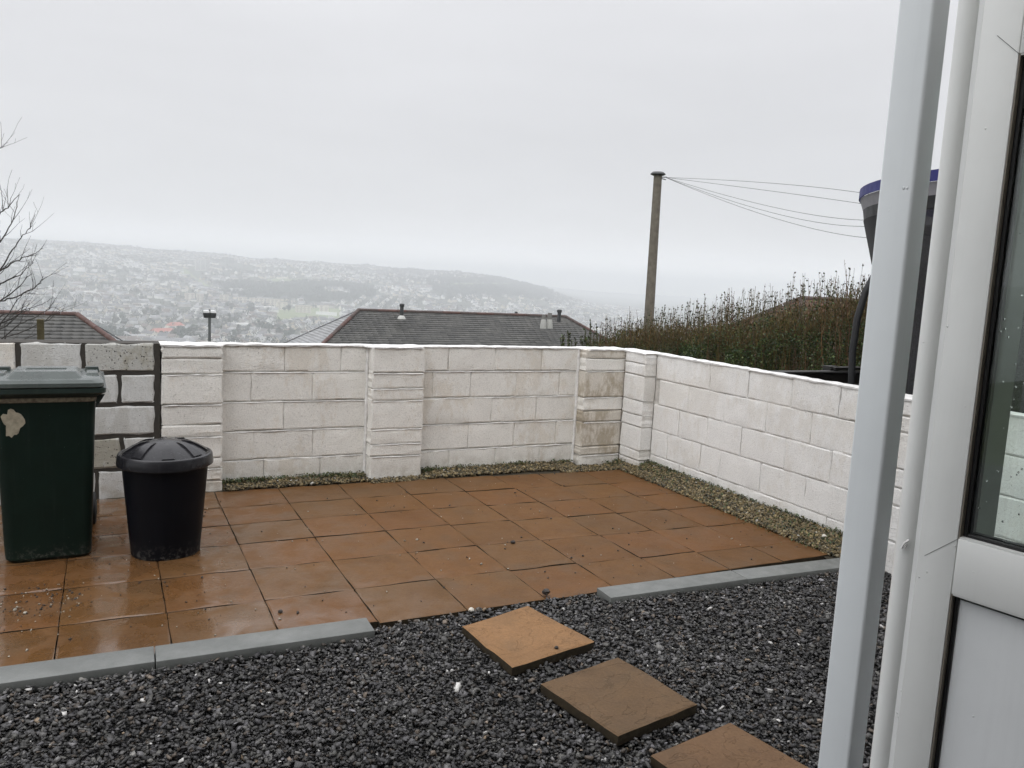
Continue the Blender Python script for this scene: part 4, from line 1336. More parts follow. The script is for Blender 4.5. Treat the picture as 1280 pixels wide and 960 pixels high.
link('stem', np_mesh('stem', np.array(sv) - off, sf, M_HTWIG, attrs={'tone': ('FACE', scol)}), parent=shr, kind='stuff')

# ------------------------------------------------------------------ near roofs
def slate_mat(name, a, b_, rough, tintlight=0):
    m = Mat(name, rough=rough, spec=.5)
    w = m.world_co()
    n = m.noise(w, 1.1, 5, .65)
    f = m.noise(w, 14, 4, .7)
    t = m.attr('tone')
    c = m.mix(m.rng(t, 0, 1), a, b_)
    c = m.mix(m.rng(n, .52, .72, 0, .45), c, (.17, .165, .15))
    c = m.mix(m.rng(f, .66, .8, 0, .6), c, (.36, .35, .33))
    m.color(c); m.rough(m.rng(t, 0, 1, rough * .8, rough * 1.2))
    return m.m
M_SLATE = slate_mat('wet_slate', (.045, .045, .043), (.090, .088, .083), .5)
M_SLATE_SHEEN = slate_mat('slate_sky_sheen', (.24, .245, .25), (.32, .325, .33), .16)  # paler copy of the slate for hip ends, sky sheen put into the colour
M_RIDGE = simple('red_ridge_tile', (.105, .050, .040), .6, var=.5, nscale=3)
M_RIDGE_D = simple('dark_ridge_tile', (.075, .050, .044), .6, var=.4, nscale=3)
M_WALLH = simple('bungalow_wall', (.5, .48, .43), .9)
M_LEAD = simple('lead_grey', (.045, .047, .05), .5)
M_PALECOWL = simple('pale_flashing', (.48, .48, .46), .6)

def roof_face(c0, c1, t0, t1, rows, gauge_cols, mat, name, parent, lift=.018):
    """slates between eave edge c0->c1 and top edge t0->t1, row by row from the eaves; joined into one part"""
    V, F, T_ = [], [], []
    c0, c1, t0, t1 = map(Vector, (c0, c1, t0, t1))
    nrm = (c1 - c0).cross((t0 + t1) / 2 - c0).normalized()
    if nrm.z < 0: nrm = -nrm
    for r_ in range(rows):
        v0, v1 = r_ / rows, (r_ + 1.12) / rows
        a0, a1 = c0.lerp(t0, v0), c1.lerp(t1, v0)
        L = (a1 - a0).length
        n_ = max(1, int(round(L / gauge_cols)))
        v1c = min(v1, 1)
        b0, b1 = c0.lerp(t0, v1c), c1.lerp(t1, v1c)
        sh = .5 / n_ if r_ % 2 else 0
        for k in range(n_ + (1 if sh else 0)):
            u0 = max(0, k / n_ - sh); u1 = min(1, (k + 1) / n_ - sh)
            if u1 - u0 < 1e-3: continue
            g = .0025 / max(L, 1)
            lf_ = lift * random.uniform(.75, 1.2)
            q = [a0.lerp(a1, u0 + g) + nrm * lf_, a0.lerp(a1, u1 - g) + nrm * lf_, b0.lerp(b1, u1 - g) + nrm * .002, b0.lerp(b1, u0 + g) + nrm * .002]
            k0 = len(V); V += [tuple(p) for p in q] + [tuple(a0.lerp(a1, u0 + g)), tuple(a0.lerp(a1, u1 - g))]
            F.append((k0, k0 + 1, k0 + 2, k0 + 3)); T_.append(random.random())
            F.append((k0 + 4, k0 + 5, k0 + 1, k0)); T_.append(0)
    me = np_mesh(name, np.array(V), np.array(F), mat, attrs={'tone': ('FACE', T_)})
    return link(name, me, parent=parent, kind='stuff')

def ridge_line(p, q, n, mats, parent, r_=.085):
    p, q = Vector(p), Vector(q)
    d = (q - p) / n
    for k in range(n):
        a, b_ = p + d * k, p + d * (k + .97)
        rr2 = r_ * random.uniform(.95, 1.06)
        m_ = mats(k) if callable(mats) else mats
        side = d.cross(Vector((0, 0, 1))).normalized(); up = side.cross(d).normalized()
        V = []
        for e, pp_ in ((0, a), (1, b_)):
            for an in (-25, 20, 65, 90, 115, 160, 205):
                t = R(an); V.append(pp_ + side * math.cos(t) * rr2 * (1 + .04 * e) + up * math.sin(t) * rr2 * .9)
        F = [(i, i + 1, 8 + i, 7 + i) for i in range(6)] + [tuple(range(7)), tuple(range(13, 6, -1))]
        B().add(V, F).obj('ridge_tile', m_, parent=parent, smooth=50)

def hip_house(name, A_, B_, half, pitch, label, red, rows, left=True, right_=True, ext=0, lightside=None):
    """A_,B_ ridge ends (left, right) parallel to X; half = half span"""
    h = half * math.tan(R(pitch)); A_, B_ = Vector(A_), Vector(B_)
    root = empty(name, (A_.x, A_.y, A_.z - h - 2.6), label=label, cat='bungalow')
    off = Vector(root.location)
    A_, B_ = A_ - off, B_ - off
    z = A_.z - h
    fl = Vector((A_.x - half, A_.y - half, z)); fr = Vector((B_.x + half, B_.y - half, z))
    bl = Vector((A_.x - half, A_.y + half, z)); br = Vector((B_.x + half, B_.y + half, z))
    B().box(fl.x + .4, fr.x - .4, fl.y + .4, bl.y - .4, -1.0, z - .02).obj('wall', M_WALLH, parent=root)
    fr_ = roof_face(fl, fr, A_, B_, rows, .30, M_SLATE, 'slates', root)
    roof_face(bl, fl, A_, A_, rows, .9, M_SLATE_SHEEN, 'slates', root, .03)
    roof_face(fr, br, B_, B_, rows, .9, M_SLATE_SHEEN, 'slates', root, .03)
    roof_face(br, bl, B_, A_, rows, .45, M_SLATE, 'slates', root)
    L = (B_ - A_).length
    ridge_line(A_ + Vector((0, 0, .02)), B_ + Vector((0, 0, .02)), int(L / .45), red, root)
    nh = int((A_ - fl).length / .42)
    ridge_line(fl + Vector((0, 0, .03)), A_ + Vector((0, 0, .03)), nh, red, root, .09)
    ridge_line(fr + Vector((0, 0, .03)), B_ + Vector((0, 0, .03)), nh, red, root, .09)
    ridge_line(bl + Vector((0, 0, .0)), A_ + Vector((0, 0, .0)), nh, M_LEAD, root, .05)
    ridge_line(br + Vector((0, 0, .0)), B_ + Vector((0, 0, .0)), nh, M_LEAD, root, .05)
    return root, off, h
mA, mB = atY(448.5, 388, 36), atY(706, 397, 36)
mB.z = mA.z
mid, moff, mh = hip_house('bungalow', mA, mB, 4.6, 33, 'slate-roofed bungalow in the middle beyond the back wall, with flue pipes',
                          lambda k: M_RIDGE if (2 <= k <= 4 or k in (9, 10, 13, 14, 17, 18)) else M_RIDGE_D, 34)
lB = atY(96, 393.5, 30)
lA = Vector((-9.5, 30, lB.z))
left_h, loff, lh = hip_house('bungalow', lA, lB, 4.2, 36, 'slate-roofed bungalow at the far left with red ridge tiles, behind bare branches', M_RIDGE, 30)
# flues on the middle roof
def flue(px, ytop, ybot, D, r_, mat, cowl=True, base=None):
    p1, p0 = at(px, ytop, D), at(px, ybot, D)
    p1.x, p1.y = p0.x, p0.y
    f = B().tube([p0 - moff, p1 - moff - Vector((0, 0, .12))], [r_, r_], 10).obj('flue_pipe', mat, parent=mid, smooth=50)
    if cowl:
        B().lathe([(r_ * 1.25, -.14), (r_ * 1.35, -.10), (r_ * 1.35, -.02), (r_ * .9, 0), (.01, .01)], 12, c=tuple(p1 - moff)).obj('cowl', mat, parent=f, smooth=40)
    if base:
        B().lathe(([(r_ * 1.6, -.10), (r_ * 1.5, .08), (r_ * 1.25, .28), (r_ * 1.05, .34)] if base.name.startswith('pale_bell') else [(r_ * 2.3, -.10), (r_ * 1.9, 0), (r_ * 1.1, .06)]), 8, c=tuple(p0 - moff)).obj('flashing', base, parent=f, smooth=40)
flue(502, 379.5, 396, 36.9, .085, M_LEAD, True, M_PALECOWL)
flue(698.5, 387, 403, 39.5, .09, M_LEAD, True, None)
M_PALEBIG = simple('pale_bell_flashing', (.42, .42, .40), .7)
M_GREYFLUE = simple('grey_flue', (.20, .195, .185), .7)
flue(679, 390, 408, 38.7, .10, M_GREYFLUE, False, M_PALEBIG)
flue(686.5, 388, 408, 38.9, .11, M_GREYFLUE, False, M_PALEBIG)
flue(645, 389.5, 394, 41.2, .06, M_LEAD, True, None)
# brown-roofed building half hidden by the hedge
M_BROWNT = slate_mat('brown_tile', (.09, .05, .035), (.15, .08, .055), .7)
rA, rB = at(1003, 373, 20), at(1120, 379, 21.5)
rB = Vector((rA.x + 6, rA.y, rA.z))
root = empty('outbuilding', (rA.x, rA.y, rA.z - 4.5), label='brown tiled roof half hidden behind the hedge, left of the trampoline', cat='building')
off = Vector(root.location); A_, B_ = rA - off, rB - off
half = 3.4; h = half * math.tan(R(35)); z = A_.z - h
fl, fr2 = Vector((A_.x - half, A_.y - half, z)), Vector((B_.x + half, B_.y - half, z))
bl, br = Vector((A_.x - half, A_.y + half, z)), Vector((B_.x + half, B_.y + half, z))
B().box(fl.x + .3, fr2.x - .3, fl.y + .3, bl.y - .3, -1, z - .02).obj('wall', M_WALLH, parent=root)
roof_face(fl, fr2, A_, B_, 24, .3, M_BROWNT, 'roof_tiles', root)
roof_face(bl, fl, A_, A_, 24, .3, M_BROWNT, 'roof_tiles', root)
roof_face(fr2, br, B_, B_, 24, .3, M_BROWNT, 'roof_tiles', root)
roof_face(br, bl, B_, A_, 24, .3, M_BROWNT, 'roof_tiles', root)
ridge_line(A_, B_, 13, M_RIDGE_D, root, .07); ridge_line(fl, A_, 12, M_RIDGE_D, root, .07); ridge_line(bl, A_, 12, M_RIDGE_D, root, .07)

# timber stub behind the back wall, flood-light mast, telegraph pole, wires
M_WOODPOST = simple('mossy_timber', (.085, .07, .032), .9, nscale=20, var=.4, bump=.004)
p = atY(50.5, 399, 8.5)
B().box(-.028, .028, -.03, .03, -1.2, 0).obj('fence_post', M_WOODPOST, bevel=.004, loc=tuple(p), label='short mossy timber post standing just behind the left wall section', cat='post')
lp = atY(262, 391, 38)
lm = empty('flood_light_mast', (lp.x, lp.y, lp.z - 6), label='twin-headed grey floodlight mast between the two bungalow roofs', cat='lamp post')
B().tube([(0, 0, 0), (0, 0, 5.9)], [.085, .060], 12).obj('mast', simple('mast_steel', (.12, .13, .13), .5), parent=lm, smooth=50)
for sx in (-1, 1):
    a = B().box(sx * .03 - .0, sx * .25, -.02, .02, 5.86, 5.91).obj('bracket', M_LEAD, parent=lm)
    hd_ = B(); hd_.loft([rrect(sx * .15, 0, .09, .12, .02, 5.78), rrect(sx * .14, 0, .125, .17, .02, 5.92), rrect(sx * .14, 0, .125, .17, .02, 6.0)])
    hd_.obj('lamp_head', M_LEAD, parent=lm, smooth=30)
    B().box(sx * .14 - .12, sx * .14 + .12, -.175, .16, 6.001, 6.10).obj('lamp_hood', simple('pale_hood', (.85, .86, .86), .3), parent=lm, bevel=.01)
B().lathe([(.05, 5.98), (.06, 6.08), (.03, 6.15)], 10).obj('photocell', M_LEAD, parent=lm, smooth=40)

tp_top = at(822.5, 218, 20.0); tp_bot = at(811, 400, 20.0)
tv = (tp_bot - tp_top); tb = tp_top + tv * (tp_top.z + 2.0) / -tv.z
M_PWOOD = simple('weathered_pole', (.175, .155, .125), .85, nscale=9, var=.35, bump=.006, bscale=25)
tpo = empty('telegraph_pole', tuple(tb), label='weathered wooden telegraph pole with round cap rising above the hedge', cat='telegraph pole')
B().tube([Vector((0, 0, 0)), (tp_top - tb) * .5, tp_top - tb], [.135, .118, .098], 18).obj('shaft', M_PWOOD, parent=tpo, smooth=60)
B().lathe([(.02, .07), (.13, .055), (.175, .02), (.18, -.005), (.12, -.03), (.02, -.035)], 20, c=tuple(tp_top - tb)).obj('cap', M_LEAD, parent=tpo, smooth=40)
b = B(); tl = tp_top - tb
b.tube([tl + Vector((.08, -.03, -.06)), tl + Vector((.2, -.08, -.05))], .012, 6); b.tube([tl + Vector((.08, -.03, -.09)), tl + Vector((.19, -.07, -.11))], .012, 6)
b.obj('wire_hook', M_LEAD, parent=tpo)
M_WIRE = simple('grey_wire', (.10, .10, .105), .6)
wdesc = [((958, 228.5), (1083, 242), 'topmost'), ((958, 238), (1073, 254), 'second from top'), ((958, 257), (1076, 275), 'middle'), ((958, 264), (1078, 283), 'second from bottom'), ((958, 269.5), (1081, 297), 'lowest, most slack')]
for (m1, m2, nm) in wdesc:
    p0 = tp_top + Vector((.18, -.07, -.06)); p1 = at(*m1, 16.6); p2 = at(*m2, 14.0)
    # quadratic through p0 (t=0), p1 (t=.5), p2 (t=1)
    pts = []
    for t in np.linspace(0, 1.7, 40):
        a = 2 * (t - .5) * (t - 1); b_ = -4 * t * (t - 1); c_ = 2 * t * (t - .5)
        pts.append(p0 * a + p1 * b_ + p2 * c_)
    o = B().tube(pts, .0042, 5).obj('overhead_wire', M_WIRE, label=f'thin grey telephone wire from the pole cap, the {nm} of the five', cat='wire', group='wires from the telegraph pole')

# ------------------------------------------------------------------ bare tree at the left edge
bt = B()
D0 = 10.5
def branch(pxs, r0, D=D0, sub=1, lvl=0):
    P = [at(x, y, D + dz) if len(q) == 3 else at(x, y, D) for q in pxs for (x, y, dz) in [(q + (0,)) if len(q) == 2 else q]]
    # densify with slight kinks
    pts = []
    for a, b_ in zip(P[:-1], P[1:]):
        n_ = 4
        for k in range(n_): pts.append(a.lerp(b_, k / n_) + Vector((random.gauss(0, 1), random.gauss(0, 1), random.gauss(0, 1))) * .005)
    pts.append(P[-1])
    bt.tube(pts, [r0 * (1 - .8 * k / (len(pts) - 1)) for k in range(len(pts))], 6 if r0 > .008 else 4, caps=False)
    grow(pts, r0, lvl)
def grow(pts, r0, lvl):
    if lvl > 1: return
    L = sum((b_ - a).length for a, b_ in zip(pts[:-1], pts[1:]))
    n_ = int(L * (3.6 if lvl == 0 else 4))
    for _ in range(n_):
        k = random.randint(len(pts) // 4, len(pts) - 2)
        a = pts[k]; d = (pts[k + 1] - pts[k]).normalized()
        side = Vector((random.gauss(0, 1), random.gauss(0, 1), random.gauss(.5, .8))).normalized()
        dd_ = (d * 1.0 + side * .75).normalized()
        l_ = random.uniform(.12, .42) * (1 if lvl == 0 else .45)
        q = [a]
        for s_ in range(4):
            dd_ = (dd_ + Vector((random.gauss(0, .13), random.gauss(0, .13), random.gauss(.06, .12)))).normalized()
            q.append(q[-1] + dd_ * l_ / 4)
        r_ = min(r0 * .45, .006) * (1 - .6 * k / len(pts))
        bt.tube(q, [max(.0012, r_ * (1 - .2 * i)) for i in range(5)], 4, caps=False)
        grow(q, r_, lvl + 1)
main = [[(-70, 470), (-20, 330), (0, 302), (14, 280), (20, 262), (24, 244)],
        [(-70, 480), (-15, 290), (0, 266), (12, 256), (25, 243)],
        [(-70, 500), (-20, 372), (0, 338), (16, 312), (26, 297), (37, 285), (44, 268)],
        [(-70, 480), (-20, 352), (0, 340), (18, 327), (29, 322), (42, 318), (54, 310)],
        [(-60, 470), (0, 354), (15, 348), (26, 342), (35, 334), (42, 328)],
        [(-70, 500), (0, 376), (14, 366), (29, 353), (40, 341)],
        [(-70, 520), (0, 377), (20, 371), (41, 361), (50, 354), (54, 345)],
        [(-70, 460), (0, 394), (18, 391), (35, 386), (52, 380), (67, 372)],
        [(-60, 560), (-5, 415), (10, 392), (22, 374), (36, 362), (46, 358)],
        [(-50, 520), (0, 426), (25, 405), (48, 395), (64, 384), (84, 389)],
        [(-60, 540), (0, 412), (20, 398), (30, 383), (38, 380)],
        [(-40, 520), (8, 422), (36, 412), (56, 402), (72, 391), (84, 387)],
        [(-60, 490), (0, 404), (25, 392), (34, 388), (40, 384)],
        [(-40, 480), (0, 432), (30, 424), (46, 418), (68, 417)],
        [(-40, 320), (-12, 195), (0, 186), (10, 178)]]
for i, q in enumerate(main):
    branch(q, .0115 if i < 7 else .009, D0 + random.uniform(-.5, .5), lvl=0)
tb_ = at(-110, 560, D0)
troot = empty('bare_tree', (tb_.x, tb_.y, -1.2), label='leafless tree whose thin dark branches reach in from the left edge', cat='tree')
M_BARK = simple('dark_bark', (.045, .04, .036), .9, bump=.003, bscale=60)
bt.v = [(x - tb_.x, y - tb_.y, z + 1.2) for x, y, z in bt.v]
bt.obj('branches', M_BARK, parent=troot, smooth=60, kind='stuff')
B().tube([(0, 0, -.3), (.03, .02, 1.2), (-.02, 0, 2.6), (.05, .03, 4.4), (.15, .1, 6.0)], [.17, .14, .11, .07, .03], 12).obj('trunk', M_BARK, parent=troot, smooth=60)
b = B()
for q in main:
    a = at(*q[0], D0) - Vector((tb_.x, tb_.y, -1.2)); k = Vector((0, 0, max(.8, a.z - .5)))
    b.tube([k, (k + a) / 2 + Vector((0, 0, .05)), a], [.035, .022, .0115], 6, caps=False)
b.obj('limbs', M_BARK, parent=troot, smooth=60, kind='stuff')

# ------------------------------------------------------------------ the town in the valley
def tz(x, y): return float(terrain_z(np.array(x), np.array(y)))
def ground_at(px, py, lo=700, hi=4600):
    """where the sight line of a photo pixel meets the terrain"""
    d = at(px, py, 1.0) - Vector((0, 0, EYE))
    rr_ = np.arange(lo, hi, 4.0)
    z = EYE + d.z * rr_; t = terrain_z(d.x * rr_, d.y * rr_)
    k = np.nonzero(z < t)[0]
    r_ = rr_[k[0]] if len(k) else hi
    return d.x * r_, d.y * r_, float(terrain_z(np.array(d.x * r_), np.array(d.y * r_))), r_

def town_mat(name, pal, rough=.8):
    m = Mat(name, rough=rough)
    cr = m.n.new('ShaderNodeValToRGB'); cr.color_ramp.interpolation = 'CONSTANT'
    e = cr.color_ramp.elements
    while len(e) < len(pal): e.new(1)
    for k, c in enumerate(pal):
        e[k].position = k / len(pal); e[k].color = (*c, 1)
    # near houses carry their wall shade in the object colour, the joined far ones in the face attribute
    s_ = m.n.new('ShaderNodeSeparateColor')
    oi = m.n.new('ShaderNodeObjectInfo'); m.t.links.new(oi.outputs['Color'], s_.inputs[0])
    f = m.math('FRACT', m.math('ADD', s_.outputs[0], m.attr('tone')), 0)
    m.t.links.new(f, cr.inputs[0]); m.color(cr.outputs[0])
    return m.m
M_TWALL = town_mat('town_wall', [(.84, .83, .80), (.78, .75, .68), (.60, .54, .44), (.86, .86, .84), (.46, .44, .41), (.70, .70, .70), (.62, .57, .48), (.80, .80, .78)])
M_TROOF = town_mat('town_roof', [(.13, .13, .14), (.10, .10, .105), (.16, .15, .145), (.12, .09, .08), (.20, .20, .21), (.09, .09, .10), (.30, .30, .31)])
M_TWIN = simple('town_window', (.05, .055, .06), .3)
M_FLATW = simple('cream_flats', (.72, .68, .58), .85)
M_FLATB = simple('brown_bay', (.38, .34, .29), .8)
M_REDR = simple('red_roof', (.40, .13, .10), .8)
M_WHITER = simple('white_gable', (.85, .86, .86), .5)

def house_geo(L, W_, H_, p, chim=True, wins=True):
    """ridge along local x. materials: 0 wall, 1 roof, 2 window"""
    b = B(); hx, hy = L / 2, W_ / 2; rh = hy * p
    b.add([(-hx, -hy, -3), (hx, -hy, -3), (hx, hy, -3), (-hx, hy, -3), (-hx, -hy, H_), (hx, -hy, H_), (hx, hy, H_), (-hx, hy, H_), (-hx, 0, H_ + rh), (hx, 0, H_ + rh)],
          [(0, 1, 5, 4), (2, 3, 7, 6), (1, 2, 6, 9, 5), (3, 0, 4, 8, 7)], 0)
    o = .35; t = .15
    for s in (-1, 1):
        e = s * (hy + o); ze = H_ - o * p
        b.add([(-hx - o, e, ze), (hx + o, e, ze), (hx + o, 0, H_ + rh + t), (-hx - o, 0, H_ + rh + t), (-hx - o, e, ze + t), (hx + o, e, ze + t), (hx + o, 0, H_ + rh + 2 * t), (-hx - o, 0, H_ + rh + 2 * t)],
              [(0, 1, 5, 4), (4, 5, 6, 7), (1, 2, 6, 5), (3, 0, 4, 7), (0, 3, 2, 1)], 1)
    if chim: b.box(-hx + .4, -hx + 1.3, -.5, .5, H_ + rh - .6, H_ + rh + 1.3, 0)
    if wins:
        for zz in ([1.0, 3.5] if H_ > 4 else [1.0]):
            for k in range(max(2, int(L / 4))):
                xc = -hx + (k + .5) * L / max(2, int(L / 4))
                for s in (-1, 1): b.box(xc - .8, xc + .8, s * hy - .06, s * hy + .06, zz, zz + 1.2, 2)
        for s in (-1, 1): b.box(s * hx - .06, s * hx + .06, -1.3, 1.3, H_ * .55, H_ * .55 + 1.3, 2)
    return b
variants = []
for (L, W_, H_, p) in ((14, 9, 5.4, .72), (11, 8.5, 5.2, .85), (19, 9, 5.4, .70), (9, 8, 5.2, 1.0), (26, 8.5, 5.6, .68), (12, 10, 3.2, .65)):
    L, W_, H_ = L * 1.25, W_ * 1.25, H_ * 1.2
    me = house_geo(L, W_, H_, p).mesh('town_house', [M_TWALL, M_TROOF, M_TWIN])
    a = me.attributes.new('tone', 'FLOAT', 'FACE'); a.data.foreach_set('value', np.zeros(len(me.polygons), np.float32))
    me_s = house_geo(L, W_, H_, p, True, False).mesh('town_house_far', [M_TWALL, M_TROOF])
    variants.append((me, me_s))

flats_px = [(321, 379, 17), (341, 380, 15), (352, 384, 13), (379, 388, 19), (405, 388, 11), (303, 378, 10), (280, 375, 10), (237, 373, 11), (250, 374, 8)]
road_pts = [ground_at(x, y)[:2] for x, y in ((185, 421), (210, 408), (232, 393), (247, 381), (256, 372))]
cells = rng.uniform([-700, 900], [2600, 4700], (260, 2))
cell_a = rng.uniform(0, math.pi, 260)
cell_a = np.where(rng.random(260) < .6, math.pi / 2 * 0 + rng.normal(.35, .35, 260), cell_a)
cand = []
for c, a in zip(cells, cell_a):
    u = np.array([math.cos(a), math.sin(a)]); v_ = np.array([-u[1], u[0]])
    for i in range(-6, 7):
        s_ = rng.uniform(-5, 5)
        for j in range(-9, 10):
            if rng.random() < .14: continue
            p = c + v_ * i * 38 + u * (j * 22 + s_)
            cand.append((p[0], p[1], a + rng.normal(0, .04) + (math.pi / 2 if rng.random() < .12 else 0), c))
cx = np.array([q[0] for q in cand]); cy = np.array([q[1] for q in cand])
cc = np.stack([q[3] for q in cand])
# keep each candidate only in its own cell
own = np.ones(len(cand), bool)
d_own = np.hypot(cx - cc[:, 0], cy - cc[:, 1])
for k in range(0, len(cand), 4000):
    s = slice(k, k + 4000)
    dm = np.hypot(cx[s, None] - cells[None, :, 0], cy[s, None] - cells[None, :, 1]).min(1)
    own[s] = d_own[s] <= dm + 2
rr0 = np.hypot(cx, cy); az0_ = np.degrees(np.arctan2(cx, cy))
wood_m, field_m = cover_masks(cx, cy)
ok = own & (rr0 > 1130) & (rr0 < 4350) & (az0_ > -7.5) & (az0_ < 36) & ~wood_m & ~field_m
ok &= ~((az0_ > 18) & (az0_ < 31) & (rr0 > 3000) & (rng.random(len(cand)) < .55))
ok &= ~((rr0 > 2300) & (rng.random(len(cand)) < .22 + .45 * (hzn(cx, cy, 210, 7) > .1)))
for k in range(len(road_pts) - 1):
    a = np.array(road_pts[k]); b_ = np.array(road_pts[k + 1]); ab = b_ - a
    t = np.clip(((cx - a[0]) * ab[0] + (cy - a[1]) * ab[1]) / (ab @ ab), 0, 1)
    ok &= np.hypot(cx - a[0] - t * ab[0], cy - a[1] - t * ab[1]) > 13
keepouts = [(ground_at(x, y)[:2], 34) for x, y, _ in flats_px] + [(ground_at(203, 417)[:2], 30), (ground_at(218, 411)[:2], 24), (ground_at(265, 424)[:2], 45), (ground_at(245, 424)[:2], 30)]
for (q, rad) in keepouts: ok &= np.hypot(cx - q[0], cy - q[1]) > rad
sel = np.nonzero(ok)[0]
sel = sel[np.argsort(rr0[sel])]
# the nearest 285 as things, the rest joined
near_n = 285
zsel = terrain_z(cx[sel], cy[sel])
angs = np.array([cand[k][2] for k in sel])
vi = rng.choice(6, len(sel), p=[.26, .2, .2, .14, .08, .12])
def pix(x, y, z):
    v = Vector((x, y, z - EYE)); w_ = v.dot(_f)
    return 640 + FPX * v.dot(_r2) / w_, 480 - FPX * v.dot(_u2) / w_
def where(x, y, z):
    """findable place of a small far thing, from what stands near it in the view"""
    px_, py_ = pix(x, y, z)
    cols = [(12, 'at the far left edge'), (38, 'behind the bare twigs'), (64, 'above the timber stub'), (92, 'above the left red ridge'), (118, 'above the left roof hip'), (145, 'right of the left roof'),
            (170, 'above the dark mortared wall'), (192, 'above the dark tree clump'), (212, 'by the red roofs'), (232, 'beside the pale road'), (250, 'just left of the floodlight'), (272, 'around the floodlight'),
            (295, 'just right of the floodlight'), (318, 'below the left flats'), (342, 'left of the green field'), (368, 'below the green field'), (395, 'near the field conifer'), (425, 'above the middle roof hip'),
            (470, 'over the middle ridge left part'), (560, 'over the middle ridge'), (690, 'over the middle ridge right part'), (2000, 'beyond the hedge')]
    c_ = next(t for lim, t in cols if px_ < lim)
    d_ = py_ - (352 + .052 * (px_ - 640))
    rows_ = [(48, 'higher up'), (60, 'halfway up'), (67, 'lower middle'), (73, 'low'), (79, 'lower'), (85, 'very low'), (91, 'near the wall top'), (999, 'touching the wall top')]
    return c_ + ', ' + next(t for lim, t in rows_ if d_ < lim)
wall_names = ['white', 'cream', 'buff', 'bright white', 'stone grey', 'pale grey', 'sandy', 'off-white']
vshort = ['semi-detached pair', 'gabled house', 'short terrace', 'narrow steep-gabled house', 'long terrace', 'low bungalow']
seen_l = {}
for k in range(min(near_n, len(sel))):
    X_, Y_, Z_ = cx[sel[k]], cy[sel[k]], zsel[k]
    ti = int(rng.integers(0, 8))
    o = link('town_house', variants[vi[k]][0], loc=(X_, Y_, Z_), rz=float(angs[k]),
             label=f'{wall_names[ti]} {vshort[vi[k]]}, {where(X_, Y_, float(Z_) + 4)}', cat='house', group=f'valley town: {vshort[vi[k]]}')
    o.color = ((ti + .5) / 8, 0, 0, 1)
Vs, Fs3, Fs4, ms = [], [], [], []
allV, allF, allM, allT = [], [], [], []
tri_cache = []
for me, ms_ in variants:
    ms_.calc_loop_triangles()
    V = np.empty(len(ms_.vertices) * 3, np.float32); ms_.vertices.foreach_get('co', V); V = V.reshape(-1, 3)
    T3 = np.empty(len(ms_.loop_triangles) * 3, np.int32); ms_.loop_triangles.foreach_get('vertices', T3); T3 = T3.reshape(-1, 3)
    mi = np.array([t.material_index for t in ms_.loop_triangles])
    tri_cache.append((V, T3, mi))
base = 0
for k in range(near_n, len(sel)):
    V, T3, mi = tri_cache[vi[k]]
    c, s = math.cos(angs[k]), math.sin(angs[k])
    W3 = np.stack([V[:, 0] * c - V[:, 1] * s + cx[sel[k]], V[:, 0] * s + V[:, 1] * c + cy[sel[k]], V[:, 2] + zsel[k]], -1)
    allV.append(W3); allF.append(T3 + base); allM.append(mi); allT.append(np.full(len(mi), rng.random() * .999))
    base += len(V)
link('distant_houses', np_mesh('distant_houses', np.concatenate(allV), np.concatenate(allF), [M_TWALL, M_TROOF], mi=np.concatenate(allM), attrs={'tone': ('FACE', np.concatenate(allT))}),
     label='mass of pale houses on the far slopes fading into haze', kind='stuff')
print('TOWN houses', len(sel))

# cream blocks of flats with darker bays
for (x, y, wpx) in flats_px:
    gx_, gy_, gz_, r_ = ground_at(x, y + 3)
    Wm = wpx * r_ / 1050; a = -math.atan2(gx_, gy_) + random.uniform(-.15, .15)
    root = empty('block_of_flats', (gx_, gy_, gz_), a, label={321: 'cream block of flats left of the green playing field, second in its row', 341: 'small cream block of flats beside the pine by the field', 352: 'cream block of flats partly behind a dark tree', 379: 'widest cream block of flats behind the green playing field', 405: 'cream block of flats at the right end of the row by the bungalow roof', 303: 'cream block of flats at the left end of the row near the floodlight', 280: 'squat cream flats above the floodlight head', 237: 'cream flats left of the floodlight, beside the road top', 250: 'narrow cream flats just left of the floodlight'}[x], cat='flats', group='cream blocks of flats below the wood')
    fs_ = r_ / 1350; root.scale = (1, fs_, fs_)
    B().box(-Wm / 2, Wm / 2, -6, 6, -2, 11.5).obj('wall', M_FLATW, parent=root)
    B().box(-Wm / 2 - .3, Wm / 2 + .3, -6.3, 6.3, 11.5, 12.1).obj('roof', M_FLATB, parent=root)
    nb = max(2, int(Wm / 9))
    for k in range(nb):
        xc = -Wm / 2 + (k + .5) * Wm / nb
        B().box(xc - 1.3, xc + 1.3, -6.4, -6.02, .5, 11.2).obj('stair_bay', M_FLATB, parent=root)
        for fl_ in range(4):
            for sx in (-3, 3):
                if abs(xc + sx) < Wm / 2 - .6:
                    B().box(xc + sx - .7, xc + sx + .7, -6.1, -5.95, 1 + fl_ * 2.8, 2.3 + fl_ * 2.8).obj('window', M_TWIN, parent=root)
# three tower blocks on the skyline slope
for x, nm in ((247, 'left'), (253, 'middle'), (259, 'right')):
    gx_, gy_, gz_, r_ = ground_at(x, 338)
    root = empty('tower_block', (gx_, gy_, gz_), -math.atan2(gx_, gy_) + .2, label=f'{nm} tower block of the three standing on the hazy upper slope', cat='tower block', group='tower blocks on the slope')
    B().box(-8, 8, -8, 8, -3, 40).obj('wall', simple('tower_concrete', (.6, .59, .57), .8), parent=root)
    B().box(-3, 3, -3, 3, 40, 43).obj('plant_room', M_FLATB, parent=root)
    for k in range(10):
        B().box(-7, 7, -8.1, -7.95, 2 + k * 3.8, 3.6 + k * 3.8).obj('window_band', M_TWIN, parent=root)
